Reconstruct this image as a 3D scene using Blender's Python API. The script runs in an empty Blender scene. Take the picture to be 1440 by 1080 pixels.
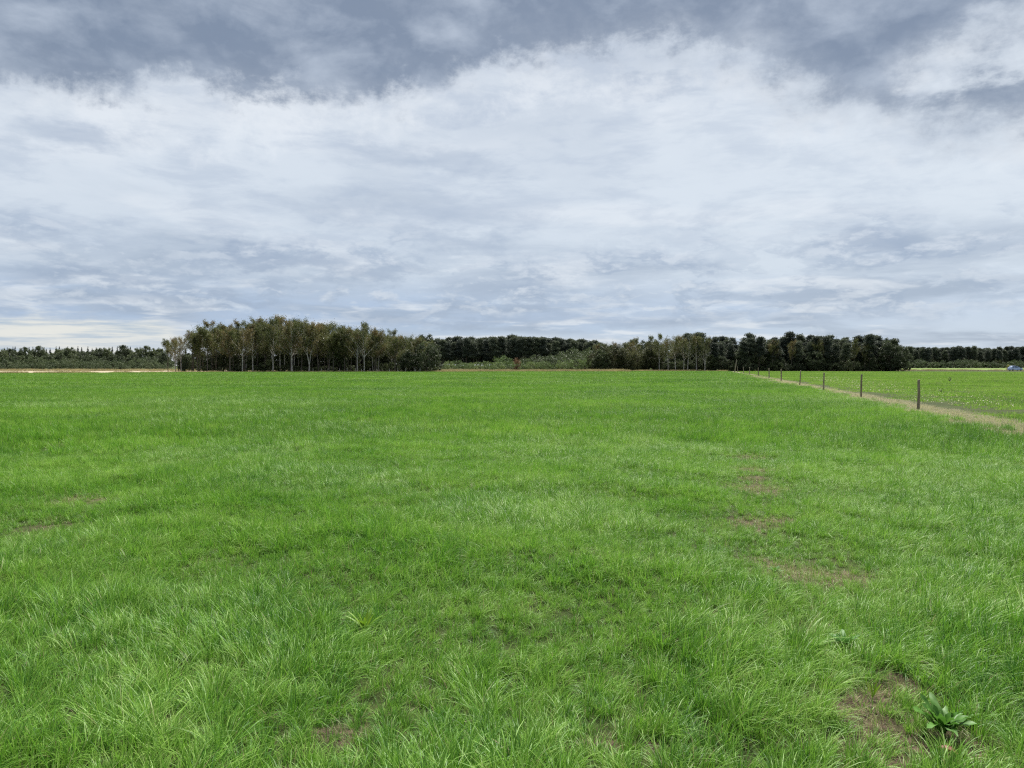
import bpy, bmesh, math, random
import numpy as np
from mathutils import Vector, Matrix

R = math.radians
random.seed(7)
RNG = np.random.default_rng(11)
SC = bpy.context.scene
COL = SC.collection

# ------------------------------------------------------------------ camera
CAM_H = 1.65
cd = bpy.data.cameras.new('camera')
cam = bpy.data.objects.new('camera', cd)
COL.objects.link(cam)
cam.location = (0, 0, CAM_H)
cam.rotation_euler = (R(90 - 1.376), 0, 0)
cd.sensor_width = 36
cd.lens = 36 * 1082 / 1440
cd.clip_start = 0.05
cd.clip_end = 12000
SC.camera = cam

# ------------------------------------------------------------------ view
SC.view_settings.view_transform = 'Standard'
SC.view_settings.look = 'None'
SC.view_settings.gamma = 1
SC.view_settings.use_curve_mapping = False
SC.view_settings.exposure = 2.75
SC.cycles.use_denoising = False            # blades and leaves stay crisp
SC.cycles.max_bounces = 6
SC.cycles.diffuse_bounces = 4
SC.cycles.glossy_bounces = 2
SC.cycles.transmission_bounces = 4
SC.cycles.pixel_filter_type = 'BLACKMAN_HARRIS'
SC.cycles.filter_width = 1.25

# ------------------------------------------------------------------ world
SUN_EL, SUN_AZ = 58.0, 20.0          # azimuth measured from +Y towards +X
world = bpy.data.worlds.new('World')
SC.world = world
world.use_nodes = True


class S:
    """thin wrapper around a node socket so that node maths reads like maths"""
    nt = None

    def __init__(self, sock):
        self.s = sock

    @classmethod
    def math(cls, op, a, b=None, c=None, clamp=False):
        n = cls.nt.nodes.new('ShaderNodeMath')
        n.operation = op
        n.use_clamp = clamp
        for i, v in enumerate((a, b, c)):
            if v is None:
                continue
            if isinstance(v, S):
                cls.nt.links.new(v.s, n.inputs[i])
            else:
                n.inputs[i].default_value = v
        return S(n.outputs[0])

    def __add__(s, o): return S.math('ADD', s, o)
    def __radd__(s, o): return S.math('ADD', o, s)
    def __sub__(s, o): return S.math('SUBTRACT', s, o)
    def __rsub__(s, o): return S.math('SUBTRACT', o, s)
    def __mul__(s, o): return S.math('MULTIPLY', s, o)
    def __rmul__(s, o): return S.math('MULTIPLY', o, s)
    def __truediv__(s, o): return S.math('DIVIDE', s, o)


def smooth(x, a, b):
    n = S.nt.nodes.new('ShaderNodeMapRange')
    n.interpolation_type = 'SMOOTHSTEP'
    S.nt.links.new(x.s, n.inputs[0])
    n.inputs[1].default_value = a
    n.inputs[2].default_value = b
    return S(n.outputs[0])


def combine(x, y, z=0.0):
    n = S.nt.nodes.new('ShaderNodeCombineXYZ')
    for i, v in enumerate((x, y, z)):
        if isinstance(v, S):
            S.nt.links.new(v.s, n.inputs[i])
        else:
            n.inputs[i].default_value = v
    return n.outputs[0]


def fbm(vec, scale, detail=6, rough=0.55, dist=0.0, lac=2.0):
    n = S.nt.nodes.new('ShaderNodeTexNoise')
    n.inputs['Scale'].default_value = scale
    n.inputs['Detail'].default_value = detail
    n.inputs['Roughness'].default_value = rough
    n.inputs['Lacunarity'].default_value = lac
    n.inputs['Distortion'].default_value = dist
    S.nt.links.new(vec, n.inputs['Vector'])
    return S(n.outputs[0])


def mixc(f, a, b):
    n = S.nt.nodes.new('ShaderNodeMix')
    n.data_type = 'RGBA'
    if isinstance(f, S):
        S.nt.links.new(f.s, n.inputs[0])
    else:
        n.inputs[0].default_value = f
    for k, v in ((6, a), (7, b)):
        if isinstance(v, tuple):
            n.inputs[k].default_value = (*v, 1)
        else:
            S.nt.links.new(v, n.inputs[k])
    return n.outputs[2]


def srgb(r, g, b, k=1.0):
    f = lambda c: ((c / 255 + 0.055) / 1.055) ** 2.4 if c > 10 else c / 255 / 12.92
    return (f(r) * k, f(g) * k, f(b) * k)


EXPK = 2 ** -SC.view_settings.exposure      # picture colour -> radiance


def sky(r, g, b):
    return srgb(r, g, b, EXPK)


def build_world():
    nt = world.node_tree
    nt.nodes.clear()
    S.nt = nt
    L = nt.links
    tc = nt.nodes.new('ShaderNodeTexCoord')
    sep = nt.nodes.new('ShaderNodeSeparateXYZ')
    L.new(tc.outputs['Generated'], sep.inputs[0])
    x, y, z = (S(o) for o in sep.outputs)
    DEG = 57.29578
    el = S.math('ARCSINE', z) * DEG
    az = S.math('ARCTAN2', x, y) * DEG
    zz = S.math('MAXIMUM', z, 0.0) + 0.07
    px, py = x / zz, y / zz
    pv = combine(px, py, 0.0)                                   # a flat cloud deck overhead
    av = combine(az * 0.1, el * 0.16, 0.3)                      # puffs on the dome
    # low-frequency wobble shared by all masks
    w1 = fbm(av, 1.1, 7, 0.58) - 0.5
    w2 = fbm(combine(az * 0.1 + 7.3, el * 0.16 + 2.1, 1.7), 1.3, 7, 0.6) - 0.5
    deck = fbm(pv, 0.55, 8, 0.56, 0.35)
    deck2 = fbm(combine(px + 9.0, py * 1.0 + 3.0, 2.0), 1.15, 7, 0.55, 0.2)
    fine = fbm(combine(az * 0.1, el * 0.3, 4.0), 3.2, 6, 0.6)
    # ---- base tone by elevation
    ramp = nt.nodes.new('ShaderNodeValToRGB')
    ramp.color_ramp.interpolation = 'EASE'
    e = ramp.color_ramp.elements
    stops = [(0.0, sky(190, 204, 218)), (0.035, sky(172, 192, 216)), (0.085, sky(168, 188, 216)),
             (0.16, sky(200, 211, 224)), (0.26, sky(212, 221, 231)), (0.42, sky(215, 223, 232)),
             (0.62, sky(212, 220, 231)), (1.0, sky(207, 216, 228))]
    while len(e) < len(stops):
        e.new(0.5)
    for k, (p, c) in zip(e, stops):
        k.position = p
        k.color = (*c, 1)
    L.new((el / 45.0).s, ramp.inputs[0])
    col = ramp.outputs[0]
    # brighter towards the right, where the veil is thin
    col = mixc(smooth(az + w1 * 30.0, -15.0, 45.0) * 0.45, col, sky(224, 232, 239))
    # ---- stretched deck of thin stratocumulus: light and grey
    low = 1.0 - smooth(el, 6.0, 15.0)
    gfac = smooth(deck, 0.44, 0.66) * (0.34 + low * 0.42)
    col = mixc(gfac, col, sky(152, 167, 188))
    lfac = smooth(deck2, 0.50, 0.66) * (0.34 + low * 0.32)
    col = mixc(lfac, col, sky(228, 233, 239))
    lay = fbm(combine(az * 0.1 + 5.0, el * 0.30, 15.0), 1.25, 8, 0.6, 0.5)
    lay2 = fbm(combine(az * 0.1 + 2.0, el * 0.42, 18.0), 3.1, 7, 0.6, 0.4)
    lf = smooth(lay * 0.65 + lay2 * 0.35, 0.44, 0.62)
    col = mixc(lf * (0.48 - smooth(az, -10.0, 30.0) * 0.16), col, sky(174, 187, 206))
    # ---- single grey cloud masses: (az, el, half width, half height, strength)
    blobs = [(25.2, 7.9, 4.4, 1.7, 0.75), (21.5, 8.4, 2.6, 0.7, 0.55), (-17.5, 7.3, 7.0, 0.9, 0.75), (-9.5, 6.6, 6.0, 0.8, 0.6),
             (-28.0, 5.8, 7.0, 0.9, 0.6), (-4.0, 9.2, 7.0, 1.2, 0.5), (2.0, 5.3, 11.0, 1.2, 0.5),
             (-6.0, 14.6, 9.0, 1.3, 0.42), (-29.0, 14.5, 6.0, 1.2, 0.5), (11.0, 19.3, 5.5, 0.9, 0.5),
             (8.0, 3.6, 16.0, 0.9, 0.45), (-22.0, 4.6, 9.0, 0.6, 0.55), (-2.0, 3.3, 12.0, 0.6, 0.5), (27.0, 4.5, 11.0, 1.2, 0.3),
             (13.5, 7.4, 4.0, 0.6, 0.35), (-31.0, 8.2, 6.0, 0.7, 0.4), (-10.0, 11.5, 12.0, 1.2, 0.3)]
    azd = az + w1 * 9.0
    eld = el + w2 * 4.2 + (fine - 0.5) * 2.6
    tot = None
    for (a0, e0, sa, se, k) in blobs:
        u = (azd - a0) / sa
        v = (eld - e0) / se
        g = S.math('SUBTRACT', 1.0, u * u + v * v, clamp=True) * k
        tot = g if tot is None else S.math('MAXIMUM', tot, g)
    col = mixc(smooth(tot, 0.0, 0.8) * 0.68, col, sky(147, 163, 187))
    # white lit edges on the lower clouds
    hl = smooth(fbm(combine(az * 0.1, el * 0.35, 8.0), 2.6, 8, 0.62, 0.4), 0.56, 0.72) * (1.0 - smooth(el, 5.0, 13.0)) * 0.5
    col = mixc(hl, col, sky(214, 224, 236))
    c0 = fbm(combine(az * 0.1 + 4.0, el * 0.24, 21.0), 3.4, 9, 0.58, 0.2)
    c1 = fbm(combine(az * 0.1 + 4.0, (el + 0.55) * 0.24, 21.0), 3.4, 9, 0.58, 0.2)
    zone = smooth(el, 2.2, 4.2) * (1.0 - smooth(el + w1 * 8.0, 7.5, 11.5)) * (0.45 + smooth(lay, 0.42, 0.58) * 0.55)
    body = smooth(c0, 0.47, 0.56) * zone
    col = mixc(body * 0.52, col, sky(154, 170, 193))
    lit = S.math('MULTIPLY', c0 - c1, 7.0, clamp=True) * smooth(c0, 0.44, 0.52) * zone
    col = mixc(lit * 0.5, col, sky(226, 232, 239))
    # ---- break in the cloud low on the left: pale cream
    brk = smooth(1.0 - el * 0.27 - smooth(az, -26.0, -17.0) * 1.25 + w2 * 1.1 + (deck2 - 0.5) * 0.9, -0.05, 0.35)
    brkc = mixc(smooth(fbm(combine(az * 0.06, el * 0.7, 5.0), 2.4, 7, 0.6), 0.42, 0.62), sky(228, 228, 222), sky(176, 192, 208))
    col = mixc(brk * 0.9, col, brkc)
    # thin bright line right above the far woods
    thin = (1.0 - smooth(el + w2 * 1.6, 1.4, 2.6)) * smooth(az + w1 * 20, -36.0, -14.0) * (1.0 - smooth(az + w1 * 20, 4.0, 16.0))
    col = mixc(thin * 0.75, col, sky(216, 222, 228))
    # ---- the dark rain cloud above: lower edge follows a profile in azimuth
    prof = nt.nodes.new('ShaderNodeValToRGB')
    prof.color_ramp.interpolation = 'CARDINAL'
    pts = [(-60, 17.0), (-33.6, 17.2), (-27.8, 17.4), (-21.2, 17.9), (-14.5, 18.9), (-6.3, 19.2), (-2.1, 21.0), (4.2, 21.8),
           (9.4, 21.9), (14.5, 21.6), (18.4, 19.8), (23.0, 16.8), (27.4, 15.6), (33.6, 14.8), (60, 16.0)]
    e = prof.color_ramp.elements
    while len(e) < len(pts):
        e.new(0.5)
    for k, (a, v) in zip(e, pts):
        k.position = (a + 60) / 120
        k.color = (v / 40,) * 3 + (1,)
    L.new(((az + 60.0) / 120.0).s, prof.inputs[0])
    bw = nt.nodes.new('ShaderNodeSeparateColor')
    L.new(prof.outputs[0], bw.inputs[0])
    edge = S(bw.outputs[0]) * 40.0
    hole_u, hole_v = (azd - 32.5) / 8.0, (eld - 20.4) / 4.2
    hole = S.math('SUBTRACT', 1.0, hole_u * hole_u + hole_v * hole_v, clamp=True)
    puff = fbm(combine(az * 0.1 + 3.0, el * 0.13, 9.0), 1.9, 10, 0.66, 0.25) - 0.5
    puff2 = fbm(combine(az * 0.1 + 1.0, el * 0.14, 6.0), 5.5, 8, 0.62, 0.3) - 0.5
    dd = (el - edge) + w1 * 6.0 + puff * 7.5 + puff2 * 2.0 - hole * 6.0
    # the deck overhead stays broken
    over = smooth(el, 26.0, 40.0)
    dd = dd - over * (smooth(deck, 0.42, 0.60) * 40.0)
    # bright rim just under the cloud
    rim = smooth(dd, -4.5, -0.6) * (0.08 + smooth(puff + w2, -0.10, 0.2) * 0.75)
    col = mixc(rim, col, sky(235, 240, 245))
    soft = 0.35 + smooth(az + w2 * 40.0, -8.0, 26.0) * 0.65
    dk = smooth(dd, -0.7, 1.3) * (1.0 - soft * 0.75) + smooth(dd, -3.2, 3.4) * soft * 0.75
    tone = smooth(fbm(combine(az * 0.1, el * 0.2, 12.0), 1.4, 7, 0.55, 0.3) + w1 * 0.35 - smooth(az, -10.0, 40.0) * 0.03, 0.36, 0.80)
    tone = S.math('ADD', tone * 0.75, smooth(dd, 1.0, 9.0) * 0.4 - 0.08, clamp=True)
    d0 = fbm(combine(az * 0.1, el * 0.15, 30.0), 2.2, 8, 0.56, 0.25)
    d1 = fbm(combine(az * 0.1, (el + 1.1) * 0.15, 30.0), 2.2, 8, 0.56, 0.25)
    tone = S.math('ADD', tone, (d0 - d1) * 1.1 - 0.04, clamp=True)
    dcol = mixc(tone, sky(116, 131, 153), sky(182, 193, 208))
    col = mixc(dk * 0.94, col, dcol)
    # ---- clear sky behind, cloud in front of it
    nsk = nt.nodes.new('ShaderNodeTexSky')
    nsk.sky_type = 'NISHITA'
    nsk.sun_disc = False
    nsk.sun_elevation = R(SUN_EL)
    nsk.sun_rotation = R(SUN_AZ)
    b1 = nt.nodes.new('ShaderNodeBackground')
    b1.inputs[1].default_value = 0.05
    L.new(nsk.outputs[0], b1.inputs[0])
    b2 = nt.nodes.new('ShaderNodeBackground')
    b2.inputs[1].default_value = 1.0
    L.new(col, b2.inputs[0])
    mx = nt.nodes.new('ShaderNodeMixShader')
    mx.inputs[0].default_value = 0.97
    L.new(b1.outputs[0], mx.inputs[1])
    L.new(b2.outputs[0], mx.inputs[2])
    out = nt.nodes.new('ShaderNodeOutputWorld')
    L.new(mx.outputs[0], out.inputs[0])


build_world()
world.cycles.sampling_method = 'MANUAL'
world.cycles.sample_map_resolution = 512

# ------------------------------------------------------------------ sun behind cloud
sl = bpy.data.lights.new('sun', 'SUN')
sl.energy = 1.5
sl.angle = R(30)
sl.color = (1.0, 0.96, 0.9)
sun = bpy.data.objects.new('sun', sl)
COL.objects.link(sun)
sd = Vector((math.sin(R(SUN_AZ)) * math.cos(R(SUN_EL)), math.cos(R(SUN_AZ)) * math.cos(R(SUN_EL)), math.sin(R(SUN_EL))))
sun.rotation_euler = sd.to_track_quat('Z', 'Y').to_euler()
sun.location = (0, 0, 60)


# ================================================================== helpers
def at(px, d):
    """lateral position, in metres, of something seen at photo column px at depth d"""
    return (px - 720) / 1082 * d


def mesh_obj(name, verts, faces, mat=None, parent=None, smooth_shade=False, attrs=None):
    me = bpy.data.meshes.new(name)
    me.from_pydata(verts, [], faces)
    if mat:
        me.materials.append(mat)
    if smooth_shade:
        me.polygons.foreach_set('use_smooth', [True] * len(me.polygons))
    for k, v in (attrs or {}).items():
        a = me.attributes.new(k, 'FLOAT', 'POINT')
        a.data.foreach_set('value', np.asarray(v, dtype=np.float32))
    me.update()
    o = bpy.data.objects.new(name, me)
    COL.objects.link(o)
    o.parent = parent
    return o


def mesh_np(name, V, quads=None, tris=None, attrs=None, mat=None):
    """fast mesh from numpy arrays"""
    me = bpy.data.meshes.new(name)
    V = np.asarray(V, dtype=np.float32)
    nq = 0 if quads is None else len(quads)
    ntri = 0 if tris is None else len(tris)
    loops = []
    if nq: loops.append(np.asarray(quads).ravel())
    if ntri: loops.append(np.asarray(tris).ravel())
    loops = np.concatenate(loops).astype(np.int32)
    starts = np.concatenate([np.arange(nq) * 4, nq * 4 + np.arange(ntri) * 3]).astype(np.int32)
    me.vertices.add(len(V))
    me.vertices.foreach_set('co', V.ravel())
    me.loops.add(len(loops))
    me.loops.foreach_set('vertex_index', loops)
    me.polygons.add(nq + ntri)
    me.polygons.foreach_set('loop_start', starts)
    for k, v in (attrs or {}).items():
        a = me.attributes.new(k, 'FLOAT', 'POINT')
        a.data.foreach_set('value', np.asarray(v, dtype=np.float32))
    if mat:
        me.materials.append(mat)
    me.update(calc_edges=True)
    me.validate()
    return me


def link(name, me, parent=None):
    o = bpy.data.objects.new(name, me)
    COL.objects.link(o)
    o.parent = parent
    return o


def empty(name, loc, rz=0.0, sc=1.0):
    o = bpy.data.objects.new(name, None)
    o.empty_display_size = 0.2
    COL.objects.link(o)
    o.location = loc
    o.rotation_euler = (0, 0, rz)
    o.scale = (sc, sc, sc) if not isinstance(sc, tuple) else sc
    return o


def tag(o, label=None, cat=None, group=None, kind=None):
    if label: o['label'] = label
    if cat: o['category'] = cat
    if group: o['group'] = group
    if kind: o['kind'] = kind
    return o


def new_mat(name):
    m = bpy.data.materials.new(name)
    m.use_nodes = True
    nt = m.node_tree
    nt.nodes.clear()
    S.nt = nt
    return m, nt


def finish(nt, color, rough=0.8, spec=0.3, transl=0.0, tcolor=None, bump=None, bstr=0.3, bdist=0.02):
    p = nt.nodes.new('ShaderNodeBsdfPrincipled')
    if isinstance(color, tuple):
        p.inputs['Base Color'].default_value = (*color, 1)
    else:
        nt.links.new(color, p.inputs['Base Color'])
    p.inputs['Roughness'].default_value = rough
    p.inputs['Specular IOR Level'].default_value = spec
    if bump is not None:
        b = nt.nodes.new('ShaderNodeBump')
        b.inputs['Strength'].default_value = bstr
        b.inputs['Distance'].default_value = bdist
        nt.links.new(bump.s, b.inputs['Height'])
        nt.links.new(b.outputs[0], p.inputs['Normal'])
    out = nt.nodes.new('ShaderNodeOutputMaterial')
    if transl > 0:
        t = nt.nodes.new('ShaderNodeBsdfTranslucent')
        c = tcolor if tcolor is not None else color
        if isinstance(c, tuple):
            t.inputs[0].default_value = (*c, 1)
        else:
            nt.links.new(c, t.inputs[0])
        mx = nt.nodes.new('ShaderNodeMixShader')
        mx.inputs[0].default_value = transl
        nt.links.new(p.outputs[0], mx.inputs[1])
        nt.links.new(t.outputs[0], mx.inputs[2])
        nt.links.new(mx.outputs[0], out.inputs[0])
    else:
        nt.links.new(p.outputs[0], out.inputs[0])
    return p


def attr(nt, name):
    n = nt.nodes.new('ShaderNodeAttribute')
    n.attribute_name = name
    return S(n.outputs['Fac'])


def world_pos(nt):
    n = nt.nodes.new('ShaderNodeNewGeometry')
    return n.outputs['Position']


def obj_random(nt):
    n = nt.nodes.new('ShaderNodeObjectInfo')
    return S(n.outputs['Random'])


def obj_coord(nt):
    n = nt.nodes.new('ShaderNodeTexCoord')
    return n.outputs['Object']


# ---------------------------------------------------------------- value noise in numpy
_perm = RNG.random((256, 256))


def vnoise(x, y):
    x = np.asarray(x, float); y = np.asarray(y, float)
    xi = np.floor(x).astype(int); yi = np.floor(y).astype(int)
    fx = x - xi; fy = y - yi
    fx = fx * fx * (3 - 2 * fx); fy = fy * fy * (3 - 2 * fy)
    g = lambda i, j: _perm[i % 256, j % 256]
    return (g(xi, yi) * (1 - fx) + g(xi + 1, yi) * fx) * (1 - fy) + (g(xi, yi + 1) * (1 - fx) + g(xi + 1, yi + 1) * fx) * fy


def fnoise(x, y, o=3):
    s = 0; a = 0.5; t = 0
    for k in range(o):
        s = s + a * vnoise(np.asarray(x) * 2 ** k + 17.3 * k, np.asarray(y) * 2 ** k - 9.1 * k)
        t += a; a *= 0.5
    return s / t


def height(x, y):
    r = np.hypot(x, y)
    fade = np.clip((17 - r) / 7, 0, 1)
    return (fnoise(np.asarray(x) / 1.3, np.asarray(y) / 1.3, 3) - 0.5) * 0.16 * fade


# ------------------------------------------------------------------ layout of the fields
FX0, FY0, FS = 14.8, 28.0, 0.2497                        # fence line


def side(x, y):
    return (x - (FX0 + (y - FY0) * FS)) / math.hypot(1, FS)


def field_end(x):
    return np.interp(x, [-180, -110, -84, -70, -18, 18, 55, 200], [150, 158, 168, 186, 190, 212, 216, 222])


# bare places in the sward: x, y, radius, strength
BARE = [(3.2, 10.1, .40, 1), (3.45, 10.9, .30, .8), (2.33, 6.15, .34, 1), (2.62, 6.0, .22, .9), (2.15, 6.35, .2, .8), (2.55, 7.9, .28, .8), (2.9, 8.0, .2, .6),
        (3.75, 11.9, .4, .8), (4.2, 13.6, .4, .7), (1.60, 3.46, .17, 1), (1.74, 3.64, .19, 1.1), (1.47, 3.20, .17, 1.1), (2.0, 3.88, .15, 1), (1.84, 3.82, .15, 1), (1.90, 3.30, .2, 1.15), (1.50, 3.62, .12, .9),
        (-5.2, 9.2, .34, .55), (-4.75, 7.9, .28, .5), (.40, 3.42, .16, .5), (.55, 3.35, .14, .55), (-.80, 3.42, .14, .7), (-.74, 3.28, .1, .7),
        (-2.6, 6.4, .2, .4)]


def bare(x, y):
    b = np.zeros_like(np.asarray(x, float))
    jx = (fnoise(np.asarray(x) * 5, np.asarray(y) * 5, 2) - .5) * .35
    jy = (fnoise(np.asarray(x) * 5 + 40, np.asarray(y) * 5, 2) - .5) * .35
    for (bx, by, r, k) in BARE:
        d = np.hypot(((x + jx) - bx) / 1.1, ((y + jy) - by) / (1.0 if by < 5 else 1.5)) / (r * (.85 if by < 5 else .84))
        b = np.maximum(b, k * .95 * np.clip(1.3 - d, 0, 1))
    return b


def halo(x, y):
    h = np.zeros_like(np.asarray(x, float))
    for (bx, by, r, k) in BARE:
        d = np.hypot(x - bx, (y - by) / (1.0 if by < 5 else 1.6))
        h = np.maximum(h, k * np.clip(1.0 - (d - r) / .45, 0, 1))
    return h


# ================================================================== materials
def ground_material():
    m, nt = new_mat('soil_and_thatch')
    p = world_pos(nt)
    n1 = fbm(p, 0.7, 6, 0.6)
    n2 = fbm(p, 14, 8, 0.7)
    n3 = fbm(p, 60, 4, 0.7)
    soil = mixc(smooth(n2, 0.35, 0.68), (0.035, 0.025, 0.017), (0.135, 0.10, 0.068))
    soil = mixc(smooth(n3, 0.55, 0.75) * 0.6, soil, (0.30, 0.24, 0.17))
    turf = mixc(smooth(n1, 0.3, 0.7), (0.028, 0.040, 0.012), (0.045, 0.062, 0.018))
    turf = mixc(smooth(n2, 0.45, 0.8) * 0.5, turf, (0.11, 0.10, 0.04))
    b = attr(nt, 'bare')
    c = mixc(smooth(b + (n2 - 0.5) * 0.6, 0.15, 0.5), turf, soil)
    finish(nt, c, 0.95, 0.1, bump=n2 + n3 * 0.4, bstr=0.8, bdist=0.04)
    return m


def blade_material(name, dark, mid, light, dry, streak=0.0, tr=0.34, rough=0.47, spec=0.28, noise_scale=0.9, dry_amt=1.0):
    m, nt = new_mat(name)
    p = world_pos(nt)
    r = attr(nt, 'tone')
    d = attr(nt, 'dry')
    n1 = fbm(p, noise_scale, 4, 0.6)
    n2 = fbm(p, 0.09, 3, 0.6)
    n3 = fbm(p, 4.2, 3, 0.6)
    k = r * 0.72 + (n1 - 0.5) * 0.9 + (n3 - 0.5) * 0.8 + 0.16 + (n2 - 0.5) * 1.0
    if streak:
        mp = nt.nodes.new('ShaderNodeMapping')
        mp.inputs['Scale'].default_value = (0.02, 0.33, 0.0)
        mp.inputs['Rotation'].default_value = (0, 0, 0.12)
        nt.links.new(p, mp.inputs[0])
        k = k + (fbm(mp.outputs[0], 1.0, 4, 0.6) - 0.5) * streak
    c = mixc(smooth(k, 0.05, 0.5), dark, mid)
    c = mixc(smooth(k, 0.5, 1.0), c, light)
    c = mixc(d * dry_amt, c, dry)
    finish(nt, c, rough, spec, transl=tr)
    return m


M_GROUND = ground_material()
M_GRASS = blade_material('meadow_grass', (0.050, 0.160, 0.016), (0.146, 0.312, 0.029), (0.285, 0.435, 0.098), (0.30, 0.24, 0.14), streak=0.5)
M_SHORT = blade_material('grazed_grass', (0.095, 0.215, 0.022), (0.165, 0.315, 0.036), (0.250, 0.375, 0.075), (0.36, 0.32, 0.17), streak=1.1, tr=0.42, spec=0.2, rough=0.55, noise_scale=0.5)
M_STRAW = blade_material('dead_grass', (0.34, 0.305, 0.195), (0.48, 0.44, 0.30), (0.58, 0.53, 0.38), (0.22, 0.28, 0.09), tr=0.25, rough=0.7, spec=0.2)
M_REED = blade_material('dry_tall_grass', (0.19, 0.165, 0.065), (0.29, 0.255, 0.11), (0.38, 0.335, 0.16), (0.42, 0.36, 0.22), tr=0.3, rough=0.7, spec=0.2)


def simple_ground(name, a, b, sc1, sc2, rough=0.95, c3=None):
    m, nt = new_mat(name)
    p = world_pos(nt)
    n1 = fbm(p, sc1, 6, 0.6)
    n2 = fbm(p, sc2, 6, 0.7)
    c = mixc(smooth(n1 * 0.6 + n2 * 0.4, 0.35, 0.65), a, b)
    if c3:
        c = mixc(smooth(n2, 0.52, 0.72) * 0.7, c, c3)
    finish(nt, c, rough, 0.1, bump=n2, bstr=0.6, bdist=0.04)
    return m


M_DIRT = simple_ground('sprayed_strip', (0.28, 0.25, 0.165), (0.40, 0.365, 0.26), 1.1, 9.0, c3=(0.13, 0.16, 0.05))
M_STUB = simple_ground('bare_stubble', (0.27, 0.22, 0.15), (0.35, 0.30, 0.21), 0.08, 1.3)
M_PAST = simple_ground('far_pasture_turf', (0.10, 0.165, 0.035), (0.16, 0.21, 0.06), 0.05, 0.6)
M_ASPH = simple_ground('asphalt', (0.045, 0.045, 0.047), (0.06, 0.06, 0.062), 0.5, 30)
M_LITTER = simple_ground('wood_floor', (0.03, 0.024, 0.015), (0.055, 0.045, 0.025), 0.4, 3.0)


def wood_material():
    m, nt = new_mat('weathered_post_wood')
    oc = obj_coord(nt)
    r = obj_random(nt)
    mp = nt.nodes.new('ShaderNodeMapping')
    mp.inputs['Scale'].default_value = (30, 30, 2.2)
    nt.links.new(oc, mp.inputs[0])
    n1 = fbm(mp.outputs[0], 1.0, 6, 0.65)
    n2 = fbm(oc, 6, 4, 0.6)
    c = mixc(smooth(n1, 0.35, 0.65), (0.15, 0.13, 0.09), (0.34, 0.305, 0.225))
    c = mixc(smooth(n2, 0.5, 0.72) * 0.55, c, (0.11, 0.12, 0.07))
    c = mixc(smooth(r, 0.3, 1.0) * 0.4, c, (0.08, 0.068, 0.052))
    finish(nt, c, 0.9, 0.15, bump=n1, bstr=0.7, bdist=0.01)
    return m


M_POST = wood_material()


def plain(name, c, rough=0.5, spec=0.4, metallic=0.0, vary=0.15):
    m, nt = new_mat(name)
    n = fbm(obj_coord(nt), 5.0, 5, 0.6)
    cc = mixc(smooth(n, 0.3, 0.7), tuple(v * (1 - vary) for v in c), tuple(min(1, v * (1 + vary)) for v in c))
    p = finish(nt, cc, rough, spec)
    p.inputs['Metallic'].default_value = metallic
    return m


def leaf_material(name, a, b, c, tr=0.3, brown=None):
    """a..c dark to light leaf colour; every tree gets its own tint"""
    m, nt = new_mat(name)
    t = attr(nt, 'tone')
    r = obj_random(nt)
    n = fbm(world_pos(nt), 0.35, 3, 0.5)
    k = t * 0.6 + (n - 0.5) * 0.7 + (r - 0.5) * 0.8 + 0.2
    col = mixc(smooth(k, 0.0, 0.5), a, b)
    col = mixc(smooth(k, 0.5, 1.0), col, c)
    if brown:
        col = mixc(smooth(fbm(world_pos(nt), 0.22, 3, 0.6) + (r - 0.5) * 0.3, 0.48, 0.68) * 0.75, col, brown)
    finish(nt, col, 0.6, 0.25, transl=tr)
    return m


M_BIRCH_L = leaf_material('birch_leaves', (0.056, 0.072, 0.022), (0.100, 0.114, 0.036), (0.150, 0.160, 0.056), 0.35, (0.155, 0.110, 0.046))
M_OAK_L = leaf_material('oak_leaves', (0.044, 0.058, 0.030), (0.070, 0.090, 0.042), (0.105, 0.130, 0.054), 0.3)
M_PINE_L = leaf_material('pine_needles', (0.042, 0.054, 0.042), (0.066, 0.082, 0.058), (0.105, 0.125, 0.070), 0.25)
M_BROWN_L = leaf_material('turning_oak_leaves', (0.052, 0.060, 0.026), (0.085, 0.092, 0.038), (0.125, 0.130, 0.055), 0.3)
M_SPRUCE_L = leaf_material('spruce_needles', (0.024, 0.040, 0.028), (0.038, 0.058, 0.040), (0.055, 0.08, 0.05), 0.1)
M_SHRUB_L = leaf_material('willow_leaves', (0.065, 0.105, 0.032), (0.110, 0.165, 0.048), (0.165, 0.215, 0.070), 0.3)
M_GREYSHRUB_L = leaf_material('grey_shrub_leaves', (0.050, 0.072, 0.032), (0.078, 0.104, 0.045), (0.110, 0.138, 0.06), 0.25)
M_RUST_L = leaf_material('rusty_leaves', (0.13, 0.075, 0.04), (0.2, 0.12, 0.06), (0.27, 0.17, 0.09), 0.25)
M_YELLOW_L = leaf_material('yellow_leaves', (0.16, 0.18, 0.05), (0.24, 0.25, 0.07), (0.32, 0.32, 0.10), 0.25)


def bark(name, a, b, sc=(1, 1, 6)):
    m, nt = new_mat(name)
    mp = nt.nodes.new('ShaderNodeMapping')
    mp.inputs['Scale'].default_value = sc
    nt.links.new(obj_coord(nt), mp.inputs[0])
    n = fbm(mp.outputs[0], 2.2, 5, 0.65)
    c = mixc(smooth(n, 0.40, 0.62), a, b)
    finish(nt, c, 0.85, 0.15)
    return m


M_BIRCH_B = bark('birch_bark', (0.17, 0.15, 0.13), (0.64, 0.61, 0.56))
M_GREY_B = bark('grey_birch_bark', (0.06, 0.052, 0.043), (0.16, 0.14, 0.118))
M_DARK_B = bark('oak_bark', (0.04, 0.033, 0.027), (0.085, 0.07, 0.058))
M_PINE_B = bark('pine_bark', (0.055, 0.042, 0.035), (0.13, 0.095, 0.07))


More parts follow.
